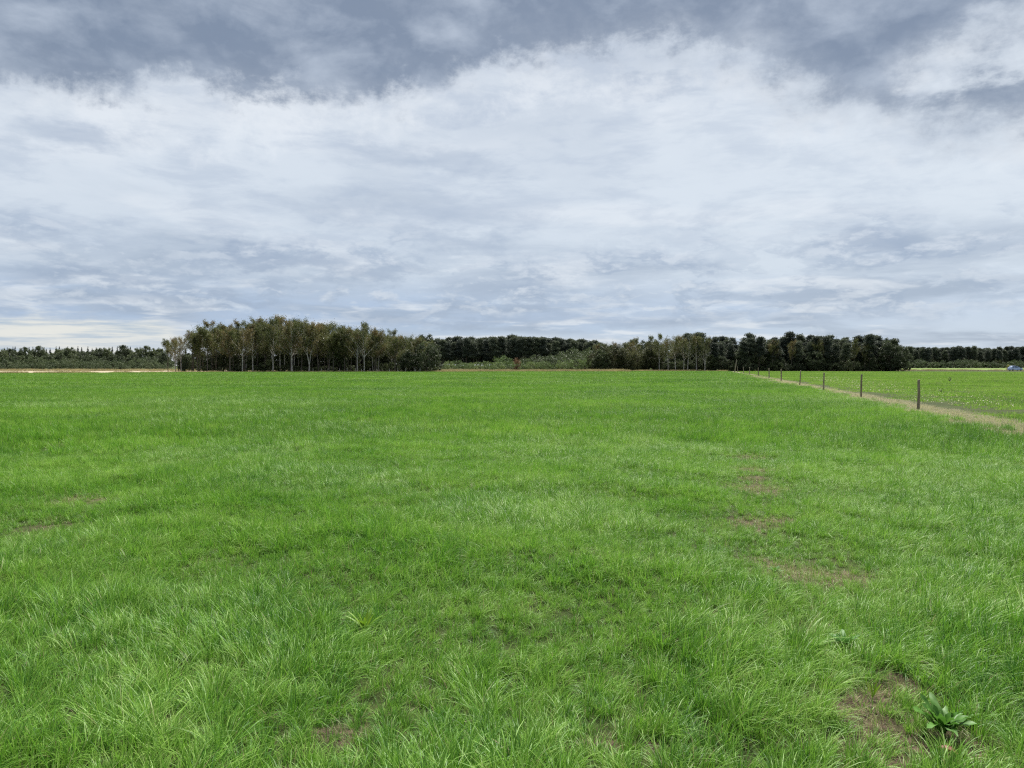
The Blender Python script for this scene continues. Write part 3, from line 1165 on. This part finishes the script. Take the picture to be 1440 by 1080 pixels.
def top_m(py, d):
    return (514 - py) / 1082 * d + CAM_H


# ---- birch grove: silhouette of the tree tops by photo column
GX = [243, 262, 280, 300, 320, 345, 385, 415, 440, 465, 490, 520, 545, 575, 600, 622]
GY = [474, 464, 458, 453, 456, 452, 450, 451, 452, 454, 459, 458, 466, 472, 474, 479]
used = []


LOOK = {'birch': ['white stemmed', 'grey stemmed thick crowned', 'white stemmed airy', 'grey stemmed', 'white stemmed thin crowned', 'grey stemmed heavy crowned'],
        'oak': ['egg shaped', 'broad', 'tall narrow', 'squat'],
        'brownoak': ['egg shaped', 'rounded', 'uneven'],
        'pine': ['clean stemmed', 'high crowned', 'shaggy', 'clean stemmed', 'deep crowned', 'full skirted', 'full skirted'],
        'spruce': ['slim', 'slim'], 'shrub': ['rounded', 'wide', 'upright'], 'greyshrub': ['rounded', 'flat', 'tall'], 'darkshrub': ['rounded', 'flat', 'tall'],
        'rust': ['ragged'], 'yellow': ['ragged']}


def row(kind, px0, px1, d0, d1, step, tops, lab, grp, hs, jitter=.35, drop=(.86, 1.03), var=None):
    px = px0
    while px <= px1:
        d = random.uniform(d0, d1)
        p = px + random.uniform(-jitter, jitter) * step * 1082 / d
        H = top_m(tops(p), d) * random.uniform(*drop)
        h0 = hs
        v = var if isinstance(var, int) else random.randrange(len(LIB[kind]))
        if kind == 'birch' and var is None:
            v = random.choice((1, 3, 5, 1, 3, 5, 0, 2, 4))
        if isinstance(var, tuple):
            v = random.choice(var)
        plant(kind, at(p, d), d, LOOK[kind][v] + ' ' + lab, grp, max(.35, H / h0) * random.uniform(.95, 1.05), H / h0, v)
        px += step * 1082 / d


grove = lambda p: float(np.interp(p, GX, GY))
BL = 'birch inside the dense olive brown grove'
row('birch', 250, 560, 193, 195, 2.3, grove, 'birch in the front row of the olive brown grove', 'birches of the grove', 12.8, jitter=.8)
row('birch', 246, 600, 197, 201, 2.3, grove, BL, 'birches of the grove', 12.8, jitter=.8)
row('birch', 300, 610, 203, 210, 2.2, grove, BL, 'birches of the grove', 12.8, jitter=.8, drop=(.93, 1.03))
row('birch', 275, 606, 213, 219, 2.4, grove, BL, 'birches of the grove', 12.8, jitter=.8, drop=(.93, 1.03))
OL = 'dark bushy oak filling the shade under the birch grove'
under = lambda p: float(np.interp(p, [250, 300, 350, 450, 480, 560, 600, 625], [497, 494, 490, 484, 474, 482, 476, 480]))
row('oak', 262, 612, 201, 206, 4.4, under, OL, 'oaks under the birches', 9.4, drop=(.8, 1.0))
row('oak', 258, 612, 212, 218, 4.6, under, OL, 'oaks under the birches', 9.4, drop=(.85, 1.05))
row('oak', 262, 612, 224, 232, 4.0, under, OL, 'oaks under the birches', 9.4, drop=(.85, 1.05))
row('darkshrub', 285, 612, 197, 200, 2.2, lambda p: 509, 'dark shrub between birch stems at the grove foot', 'dark shrubs of the birch grove', 3.0, drop=(.4, 1.25))
row('darkshrub', 300, 612, 208, 216, 2.6, lambda p: 504, 'dark shrub deep inside the birch grove', 'inner shrubs of the birch grove', 3.0, drop=(.7, 1.2))
plant('oak', at(478, 196), 196, 'dark round oak standing among birches, reaching halfway up their crowns', None, .9, .98, 2)
plant('oak', at(600, 192), 192, 'dark broad oak ending the birch grove beside the willow scrub', None, .85, .82, 1)
plant('oak', at(575, 193), 193, 'dark low oak in front of pale birch stems near grove end', None, .75, .62, 3)
plant('darkshrub', at(614, 214), 214, 'dark shrub closing the gap behind the last broad oak', None, .9, .9)
plant('fork', at(435, 191.5), 191.5, 'white birch forked low into two spreading stems at the grove edge', None, 1.0, 1.02, 0, .1)
plant('fork', at(583, 192.5), 192.5, 'small white forked birch with thin top near the grove end', None, .72, .78, 1, .1)
plant('birch', at(512, 190.8), 190.8, 'straight white birch trunk standing out in front of dark oaks', None, .95, .93, 4)
plant('birch', at(503, 191.6), 191.6, 'slim white birch close beside the straight white birch', None, .85, .84, 4)
plant('birch', at(411, 190.6), 190.6, 'tall white birch with bare lower trunk in front of the grove', None, 1.0, 1.0, 2)
plant('birch', at(384, 191.2), 191.2, 'tall birch with curving white stem in front of the grove', None, 1.0, 1.0, 0)
plant('birch', at(341, 191.0), 191.0, 'birch with bright white lower trunk against dark grove interior', None, .92, .9, 2)
plant('birch', at(255, 192.0), 192.0, 'sparse outermost birch at the open end of the grove', None, .62, .70, 4)
plant('oak', at(258, 194.0), 194.0, 'small dark tree at the foot of the outermost birch', None, .45, .52, 3)

# ---- willow scrub between the two woods
SL = 'olive green willow shrub in the scrub between the two woods'
for (p0, p1, d0, d1, st, tp) in ((622, 830, 222, 230, 2.2, 512), (625, 830, 240, 255, 2.4, 509), (700, 835, 262, 285, 3.0, 504), (630, 760, 268, 290, 3.2, 508)):
    row('shrub', p0, p1, d0, d1, st, lambda p, tp=tp: tp - max(0, (p - 720) * .06), SL, 'shrubs between the woods', 3.5, drop=(.75, 1.15))
GS = 'grey green bushy shrub beside the oaks of the right-hand wood'.replace('right-hand ', 'larger ')
row('greyshrub', 745, 830, 232, 262, 2.6, lambda p: float(np.interp(p, [745, 790, 830], [502, 492, 488])), GS, 'grey shrubs beside the larger wood', 3.2, drop=(.8, 1.05))
plant('rust', at(727, 220), 220, 'rusty orange dying shrub among the green willows', None, 1.0, 1.0)
plant('greyshrub', at(717, 216), 216, 'low round grey shrub next to the rusty orange one', None, .6, .6)

# ---- pine plantation seen behind the scrub
PL = 'tall dark pine in the plantation rising behind the willow scrub'
pt = lambda p: float(np.interp(p, [600, 640, 700, 740, 790, 850], [479, 477, 476, 474.5, 477.5, 482]))
row('pine', 596, 850, 415, 420, 3.4, pt, PL, 'pines behind the scrub', 12, drop=(.86, 1.06), var=(0, 1, 2, 3))
row('pine', 596, 850, 424, 432, 3.4, pt, PL, 'pines behind the scrub', 12, drop=(.86, 1.06))
row('pine', 596, 850, 436, 446, 4.0, pt, PL, 'pines behind the scrub', 12, drop=(.95, 1.05))

row('pine', 596, 850, 455, 465, 3.4, pt, PL, 'pines behind the scrub', 12, drop=(.9, 1.0), var=5)
row('pine', 596, 850, 468, 476, 3.4, pt, PL, 'pines behind the scrub', 12, drop=(.9, 1.0), var=6)

# ---- the larger wood
WX = [815, 850, 880, 920, 945, 985, 1010, 1060, 1120, 1180, 1220, 1245, 1262, 1278]
WY = [489, 481, 478, 474, 472, 472, 474, 473, 473, 474, 473, 478, 480, 492]
wood = lambda p: float(np.interp(p, WX, WY))
row('brownoak', 836, 935, 222.5, 226, 3.0, lambda p: wood(p) + 5, 'brownish green oak leaning over the field edge of the larger wood', 'edge oaks of the larger wood', 9.4, drop=(.72, 1.0))
row('birch', 838, 1010, 229, 235, 2.6, wood, 'olive brown birch inside the larger wood behind edge oaks', 'birches of the larger wood', 12.8, drop=(.92, 1.03))
row('pine', 985, 1262, 226, 230, 2.9, wood, 'dark green pine in the larger wood behind fence posts', 'pines of the larger wood', 12, drop=(.72, 1.07), var=(0, 1, 2, 3))
row('pine', 960, 1258, 233, 240, 3.0, wood, 'dark green pine in the larger wood behind fence posts', 'pines of the larger wood', 12, drop=(.82, 1.07))
row('oak', 930, 1258, 229, 234, 3.8, lambda p: wood(p) + 16, 'dark understorey oak below the pines of the larger wood', 'understorey oaks of the larger wood', 9.4, drop=(.7, 1.0))
row('oak', 850, 1258, 243, 252, 4.6, lambda p: wood(p) + 6, 'dark oak deep inside the larger wood', 'inner oaks of the larger wood', 9.4, drop=(.85, 1.03))
row('oak', 835, 1262, 256, 262, 4.2, lambda p: wood(p) + 8, 'dark oak deep inside the larger wood', 'inner oaks of the larger wood', 9.4, drop=(.85, 1.03))
row('darkshrub', 838, 1270, 225, 228, 2.1, lambda p: 510, 'dark shrub at the foot of the larger wood', 'dark shrubs of the larger wood', 3.0, drop=(.45, 1.25))
row('darkshrub', 838, 1266, 236, 246, 2.6, lambda p: 505, 'dark shrub deep inside the larger wood', 'inner shrubs of the larger wood', 3.0, drop=(.7, 1.25))
row('pine', 1000, 1250, 242, 250, 2.6, wood, 'dark green pine deep inside the larger wood', 'pines of the larger wood', 12, drop=(.88, 1.02))
row('oak', 985, 1255, 225, 232, 3.4, lambda p: wood(p) + 9, 'dark understorey oak below the pines of the larger wood', 'understorey oaks of the larger wood', 9.4, drop=(.4, .85))
plant('oak', at(1252, 224), 224, 'big dark round oak at the corner of the larger wood', None, .98, .96, 0)
plant('oak', at(1263, 229), 229, 'dark oak with crown to the ground behind the corner oak', None, .9, .86, 1)
plant('oak', at(845, 222), 222, 'dark broad bush-like oak where the larger wood meets the scrub', None, .8, .74, 3)
WB = [(927, .80, 0, 'bent white birch at the front of the larger wood'), (940, .74, 4, 'thin pale birch in the cluster of birches fronting the larger wood'),
      (951, .78, 2, None), (962, .76, 4, None), (967, .84, 2, 'whitest birch with straight stem fronting the larger wood'), (979, .82, 4, 'upright white birch with long bare stem before dark pines')]
for p, s, v, lab in WB:
    plant('birch', at(p, 222), 222.0 + random.uniform(0, 1), lab or 'thin pale birch in the cluster of birches fronting the larger wood', 'front birches of the larger wood', s, s, v)
plant('fork', at(991, 222), 222, 'white birch forked into a narrow vee fronting the larger wood', None, .68, .83, 1, .05)
for k, p in enumerate((1086, 1112, 1148, 1200, 1216)):
    plant('birch', at(p, 227), 227.0, 'grey stemmed birch squeezed in among the dark pines', 'birches among the pines', .6, random.uniform(.66, .8), (1, 3)[k % 2])

# ---- far pines beyond the road, and the shrubs in front of them
ft = lambda p: float(np.interp(p, [1260, 1300, 1400, 1440, 1560], [490, 489, 490, 488, 487]))
FL = 'dark pine of the far plantation beyond the road'
row('pine', 1262, 1530, 500, 505, 3.9, ft, FL, 'pines beyond the road', 12, drop=(.84, 1.08), var=(0, 1, 2, 3))
row('pine', 1262, 1530, 510, 520, 4.2, ft, FL, 'pines beyond the road', 12, drop=(.94, 1.05))
row('pine', 1262, 1530, 524, 530, 3.6, ft, FL, 'pines beyond the road', 12, drop=(.9, 1.0), var=5)
row('pine', 1262, 1530, 536, 544, 3.6, ft, FL, 'pines beyond the road', 12, drop=(.9, 1.0), var=6)
row('greyshrub', 1268, 1520, 452, 462, 4.4, lambda p: 507.5, 'low shrub along the foot of the far plantation', 'shrubs before the far plantation', 3.2, drop=(.75, 1.15))
row('darkshrub', 1262, 1530, 508, 522, 3.2, lambda p: 505, 'dark shrub under the pines of the far plantation', 'shrubs under the far pines', 3.0, drop=(.8, 1.2))
plant('yellow', at(1418, 262), 262, 'yellow leaved shrub standing behind the small car', None, .72, .62)

# ---- far left woods
lt = lambda p: float(np.interp(p, [-60, 0, 60, 130, 180, 215, 250], [489, 488, 488, 488, 486, 490, 492]))
row('spruce', -70, 262, 442, 462, 2.6, lambda p: 487, 'pointed spruce rising behind the far oaks', 'spruces behind the far oaks', 14, drop=(.9, 1.05))
row('oak', -70, 232, 385, 392, 6.2, lt, 'dark round oak in the far wood past the stubble', 'oaks past the stubble', 9.6, drop=(.82, 1.02))
row('oak', -70, 236, 398, 412, 6.2, lt, 'dark round oak in the far wood past the stubble', 'oaks past the stubble', 9.6, drop=(.85, 1.02))
row('oak', -60, 238, 352, 366, 7.0, lambda p: 499, 'low brownish oak fronting the far wood past the stubble', 'low oaks past the stubble', 9.6, drop=(.75, 1.15))
row('greyshrub', -60, 245, 300, 318, 3.8, lambda p: 509, 'grey green shrub on the rough ground past the stubble', 'shrubs past the stubble', 3.2, drop=(.6, 1.3))
row('greyshrub', -60, 250, 268, 280, 3.6, lambda p: 514, 'low scrubby bush lining the stubble ground', 'bushes lining the stubble', 3.2, drop=(.5, 1.3))
row('darkshrub', -60, 240, 370, 384, 3.2, lambda p: 502, 'dark shrub under the oaks past the stubble', 'shrubs under the far oaks', 3.0, drop=(.7, 1.2))
row('greyshrub', -60, 240, 330, 345, 4.2, lambda p: 505, 'olive bush fronting the far oaks past the stubble', 'olive bushes past the stubble', 3.2, drop=(.6, 1.3))
row('rust', -40, 105, 252, 258, 1.9, lambda p: 519, 'low reddish brown bush at the back edge of the stubble', 'reddish bushes on the stubble', 3.6, drop=(.6, 1.2))


# ================================================================== fence posts
def post_mesh(h, r, seed, square=False):
    rnd = random.Random(seed)
    n = 9
    zs = [-.25, 0, .03, h * .3, h * .6, h * .85, h - .02, h]
    V, F = [], []
    for j, z in enumerate(zs):
        k = 1.0 - .10 * max(0, z) / h
        if j == len(zs) - 1: k *= .86
        for i in range(n):
            a = 2 * math.pi * i / n
            rr = r * k * (1 + .10 * math.sin(3 * a + seed) + .05 * math.sin(5 * a + z * 3)) * rnd.uniform(.97, 1.03)
            zz = z + (rnd.uniform(-.012, .012) + .02 * math.cos(a + seed) if j >= len(zs) - 2 else 0)
            V.append((rr * math.cos(a) + .012 * math.sin(z * 3 + seed), rr * math.sin(a), zz))
    for j in range(len(zs) - 1):
        for i in range(n):
            F.append((j * n + i, j * n + (i + 1) % n, (j + 1) * n + (i + 1) % n, (j + 1) * n + i))
    V.append((0.012 * math.sin(h * 3 + seed), 0, h + .004))
    t = len(V) - 1
    for i in range(n):
        F.append(((len(zs) - 1) * n + i, (len(zs) - 1) * n + (i + 1) % n, t))
    return V, F


POSTS = [(1292, 28, 1.13, .048, 0), (1211, 39, 1.20, .047, 0), (1158.5, 49, 1.20, .05, 1), (1125, 64, 1.20, .05, 2), (1098.5, 80, 1.30, .07, 0),
         (1081.5, 100, 1.30, .075, 1), (1066.5, 118, 1.35, .075, 0), (1054, 140, 1.30, .07, 0), (1045.5, 158, 1.35, .075, 1), (1037.5, 175, 1.5, .08, -3)]
ORD = ['tenth', 'ninth', 'eighth', 'seventh', 'sixth', 'fifth', 'fourth', 'third', 'second', 'first']
for i, (px, d, h, r, lean) in enumerate(POSTS):
    V, F = post_mesh(h, r, i * 1.7)
    o = mesh_obj('fence_post', V, F, M_POST, None, True)
    o.location = (at(px, d), d, 0)
    o.rotation_euler = (R(random.uniform(-2.5, 2.5)), R(lean + random.uniform(-1.5, 1.5)), 0)
    o.rotation_euler.z = random.uniform(-.4, .4)
    extra = {0: ', cracked grey', 2: ', stone beside it', 4: ', thick and dark'}.get(i, '')
    tag(o, 'weathered fence post, %s in row from the tall leaning pole%s' % (ORD[i], extra), 'fence post', 'posts of the field fence')
V, F = post_mesh(3.1, .14, 20.3)
o = mesh_obj('fence_post', V, F, M_POST, None, True)
o.location = (at(1033, 187), 187, 0)
o.rotation_euler = (0, R(9), 0)
tag(o, 'tall leaning wooden pole at the far end of the fence posts', 'fence post', 'posts of the field fence')

# pale stakes along the edge of the birch grove
M_STAKE = plain('pale_stake', (0.55, 0.52, 0.47), .7)
for k, px in enumerate([410, 441, 452, 463, 476, 487, 499, 507, 522, 530, 546, 560, 571, 583, 591]):
    V, F = post_mesh(random.uniform(.75, 1.0), .045, 40 + k)
    d = 190.0 + random.uniform(-.4, .2)
    o = mesh_obj('fence_stake', V, F, M_STAKE, None, True)
    o.location = (at(px + random.uniform(-2, 2), d), d, 0)
    o.rotation_euler = (R(random.uniform(-3, 3)), R(random.uniform(-4, 4)), 0)
    tag(o, 'short pale stake in the dry grass along the birch grove', 'stake', 'pale stakes before the grove')


# ================================================================== stone by the post
def stone():
    bm = bmesh.new()
    bmesh.ops.create_icosphere(bm, subdivisions=3, radius=.17)
    for v in bm.verts:
        n = fnoise(np.array([v.co.x * 9 + v.co.z * 5 + 3]), np.array([v.co.y * 9 + 4]), 2)[0]
        v.co *= .75 + n * .5
        v.co.z *= .62
        v.co.x *= 1.25
    me = bpy.data.meshes.new('stone'); bm.to_mesh(me); bm.free()
    me.materials.append(plain('field_stone', (0.12, 0.115, 0.105), .9, .2, vary=.35))
    o = link('stone', me); o.location = (at(1153, 48.4), 48.4, .06)
    tag(o, 'grey stone lying at the foot of a fence post', 'stone')


stone()


# ================================================================== weeds
def leaf_strip(L, W, phi, th0, th1, curl=.25, segs=9, base=(0, 0, .01), wave=.0):
    """one broad lance-shaped leaf with a folded midrib"""
    V, F = [], []
    p = Vector(base)
    u = Vector((math.cos(phi), math.sin(phi), 0)); s = Vector((-math.sin(phi), math.cos(phi), 0))
    for k in range(segs + 1):
        t = k / segs
        w = W * (math.sin(math.pi * min(1, t * .92 + .06)) ** .8) * (1 if t > .12 else .35 + t * 5)
        th = th0 + (th1 - th0) * t
        up = Vector((-math.sin(th) * u.x * -1, 0, 0))
        nrm = u * (-math.cos(th)) * 1.0 + Vector((0, 0, math.sin(th)))
        wv = wave * math.sin(t * 16)
        V += [tuple(p - s * w + nrm * (w * curl + wv)), tuple(p), tuple(p + s * w + nrm * (w * curl - wv))]
        d = u * math.sin(th) + Vector((0, 0, math.cos(th)))
        p = p + d * (L / segs)
        if k:
            b = 3 * k
            F += [(b - 3, b - 2, b + 1, b), (b - 2, b - 1, b + 2, b + 1)]
    return V, F


def weed_material(name, a, b):
    m, nt = new_mat(name)
    n = fbm(obj_coord(nt), 30, 4, .6)
    r = obj_random(nt)
    c = mixc(smooth(n * .7 + r * .3, .3, .7), a, b)
    finish(nt, c, .5, .3, transl=.3)
    return m


M_DOCK = weed_material('dock_leaf', (0.055, 0.15, 0.018), (0.095, 0.23, 0.03))
M_LIME = weed_material('lime_leaf', (0.13, 0.25, 0.015), (0.22, 0.34, 0.03))
M_WEED = weed_material('weed_leaf', (0.05, 0.16, 0.03), (0.10, 0.24, 0.05))
M_THIS = weed_material('thistle_leaf', (0.045, 0.06, 0.025), (0.075, 0.095, 0.035))


def rosette(name, x, y, n, L, W, mat, label, cat, th=(.35, 1.1), upright=.0, spread=1.0, wave=.0):
    e = empty(name, (x, y, float(height(np.array([x]), np.array([y]))[0])))
    for k in range(n):
        phi = k * 2.39996 + random.uniform(-.6, .6)
        inner = k / max(1, n - 1)
        a0 = th[0] + (1 - inner) * .35 * spread + random.uniform(-.15, .25)
        a1 = th[1] * (1.15 - inner * .6) * spread + random.uniform(-.3, .5)
        V, F = leaf_strip(L * random.uniform(.75, 1.1) * (1 - .25 * inner), W * random.uniform(.8, 1.15), phi, a0 * (1 - upright), a1, segs=9, wave=wave)
        mesh_obj('leaf', V, F, mat, e, True)
    return tag(e, label, cat)


rosette('dock_plant', 1.90, 3.36, 24, .20, .020, M_DOCK, 'broad leaved dock rosette growing in the bare soil spot', 'weed', (.2, 1.3), wave=.006)
rosette('weed_plant', -.92, 4.78, 12, .20, .010, M_LIME, 'bright yellow green broad bladed weed alone in the long grass', 'weed', (.2, 1.0))
rosette('grass_seedling', 1.76, 3.72, 7, .11, .007, M_LIME, 'tiny lime green seedling blades on the bare soil spot', 'weed', (.1, .5))
rosette('clover_plant', 1.92, 4.42, 16, .12, .016, M_WEED, 'small fresh green leafy weed in the grass behind the dock', 'weed', (.4, 1.3))
rosette('dandelion_plant', 2.06, 6.0, 8, .10, .012, M_DOCK, 'small leafy dandelion at the edge of a bare worn patch', 'weed', (.6, 1.4))


def curled_leaf():
    V, F = leaf_strip(.075, .018, 2.6, 1.2, 1.75, curl=.6, segs=6, base=(0, 0, .01))
    m = weed_material('dead_leaf', (0.16, 0.045, 0.02), (0.25, 0.08, 0.035))
    o = mesh_obj('dead_leaf', V, F, m, None, True)
    o.location = (1.86, 3.17, float(height(np.array([1.86]), np.array([3.17]))[0]) + .015)
    tag(o, 'curled reddish brown dead leaf on the soil below the dock', 'leaf')


curled_leaf()


def thistle(x, y, h, n, label):
    e = empty('thistle_plant', (x, y, 0))
    tb = []
    for k in range(n):
        a = random.uniform(0, 6.283); ln = h * random.uniform(.1, .5)
        tb.append(tube(wobble_path((0, 0, -.02), (math.cos(a) * ln, math.sin(a) * ln * .6, h * random.uniform(.6, 1)), 6, .01), np.linspace(.012, .006, 6), 5))
    link('stem', tubes_mesh('stem', tb, M_THIS), e)
    for k in range(n * 4):
        z = random.uniform(.05, h * .8)
        V, F = leaf_strip(random.uniform(.10, .2), .02, random.uniform(0, 6.28), .7, 1.5, segs=5, base=(random.gauss(0, .05 + .12 * z), random.gauss(0, .05), z))
        mesh_obj('leaf', V, F, M_THIS, e)
    return tag(e, label, 'weed')


thistle(at(1324, 47), 47, .42, 2, 'dark upright thistle stem leaning in the short pasture')
thistle(at(1336, 78), 78, .5, 7, 'bushy dark weed clump standing alone in the short pasture')


# ================================================================== the small car on the road
def car():
    x, y = at(1428, 241), 241.2
    e = empty('parked_car', (x, y, .014))
    paint = plain('car_paint', (0.46, 0.58, 0.80), .25, .6, vary=.04)
    glass = plain('car_glass', (0.015, 0.03, 0.07), .08, .6)
    black = plain('car_rubber', (0.02, 0.02, 0.022), .8)
    silver = plain('wheel_rim', (0.45, 0.46, 0.48), .35, .5, .7)
    lamp = plain('lamp_glass', (0.75, 0.77, 0.8), .15)
    red = plain('tail_lamp', (0.35, 0.02, 0.015), .25)
    # side outline, bonnet towards +x
    low = [(-1.88, .38), (-1.93, .62), (-1.90, .92), (-1.70, .98), (.62, .96), (1.05, .93), (1.60, .82), (1.86, .66), (1.92, .42), (1.86, .24), (-1.82, .24)]
    bm = bmesh.new()

    def prism(out, w0, w1=None, zs=None):
        a = [bm.verts.new((px, -(w1(pz) if w1 else w0), pz)) for px, pz in out]
        b = [bm.verts.new((px, (w1(pz) if w1 else w0), pz)) for px, pz in out]
        bm.faces.new(a); bm.faces.new(b[::-1])
        for i in range(len(out)):
            j = (i + 1) % len(out)
            bm.faces.new((a[j], a[i], b[i], b[j]))
    wid = lambda z: .84 - .10 * abs(z - .6)
    prism(low, .84, wid)
    bmesh.ops.recalc_face_normals(bm, faces=bm.faces)
    bmesh.ops.bevel(bm, geom=[ed for ed in bm.edges], offset=.035, segments=2, affect='EDGES', profile=.6)
    me = bpy.data.meshes.new('body'); bm.to_mesh(me); bm.free(); me.materials.append(paint)
    body = link('body', me, e)
    # greenhouse: roof and pillars
    bm = bmesh.new()
    cab = [(-1.74, .965), (-1.50, 1.36), (-1.18, 1.50), (-.30, 1.53), (.20, 1.44), (1.02, .955)]
    prism(cab, .7, lambda z: .80 - (z - .96) * .36)
    bmesh.ops.recalc_face_normals(bm, faces=bm.faces)
    bmesh.ops.bevel(bm, geom=[ed for ed in bm.edges], offset=.04, segments=2, affect='EDGES', profile=.6)
    me = bpy.data.meshes.new('cabin'); bm.to_mesh(me); bm.free(); me.materials.append(paint)
    link('cabin', me, e)
    wy = lambda z: .80 - (z - .96) * .36
    side_win = [[(-1.42, 1.0), (-1.32, 1.30), (-1.06, 1.40), (-.76, 1.42), (-.76, 1.0)], [(-.70, 1.0), (-.70, 1.42), (-.24, 1.43), (.10, 1.36), (.68, 1.0)]]
    for sgn in (-1, 1):
        for w in side_win:
            V = [(px, sgn * (wy(pz) + .012), pz) for px, pz in w] + [(px, sgn * (wy(pz) - .02), pz) for px, pz in w]
            n = len(w)
            F = [tuple(range(n)), tuple(range(2 * n - 1, n - 1, -1))] + [(i, (i + 1) % n, n + (i + 1) % n, n + i) for i in range(n)]
            mesh_obj('side_window', V, F, glass, e)
    for nm, (xa, za, xb, zb) in (('windscreen', (.90, 1.03, .27, 1.41)), ('rear_window', (-1.71, 1.05, -1.52, 1.34))):
        s = .016 if xa > 0 else -.016
        q = []
        for o2 in (s, -s):
            q += [(xa + o2, -wy(za) + .08, za + .012), (xa + o2, wy(za) - .08, za + .012), (xb + o2, wy(zb) - .08, zb + .012), (xb + o2, -wy(zb) + .08, zb + .012)]
        mesh_obj(nm, q, [(0, 1, 2, 3), (7, 6, 5, 4), (0, 1, 5, 4), (1, 2, 6, 5), (2, 3, 7, 6), (3, 0, 4, 7)], glass, e)
    for wx in (-1.2, 1.22):
        for sgn in (-1, 1):
            bm = bmesh.new()
            bmesh.ops.create_cone(bm, cap_ends=True, segments=24, radius1=.31, radius2=.31, depth=.19)
            bmesh.ops.bevel(bm, geom=[ed for ed in bm.edges if len(ed.link_faces) == 2 and ed.calc_face_angle() > 1], offset=.03, segments=2, affect='EDGES')
            me = bpy.data.meshes.new('wheel'); bm.to_mesh(me); bm.free(); me.materials.append(black)
            w = link('wheel', me, e); w.location = (wx, sgn * .78, .31); w.rotation_euler = (R(90), 0, 0)
            bm = bmesh.new()
            bmesh.ops.create_cone(bm, cap_ends=True, segments=20, radius1=.20, radius2=.17, depth=.215)
            me = bpy.data.meshes.new('rim'); bm.to_mesh(me); bm.free(); me.materials.append(silver)
            link('rim', me, w)
    for nm, xx, zz, mt in (('headlight', 1.80, .70, lamp), ('tail_light', -1.90, .82, red)):
        for sgn in (-1, 1):
            bm = bmesh.new(); bmesh.ops.create_uvsphere(bm, u_segments=10, v_segments=6, radius=.11)
            for v in bm.verts: v.co.x *= .7; v.co.z *= .7
            me = bpy.data.meshes.new(nm); bm.to_mesh(me); bm.free(); me.materials.append(mt)
            h = link(nm, me, e); h.location = (xx, sgn * .62, zz)
    tag(e, 'small pale blue hatchback car on the road beyond the pasture', 'car')


car()
print('objects', len(bpy.data.objects))
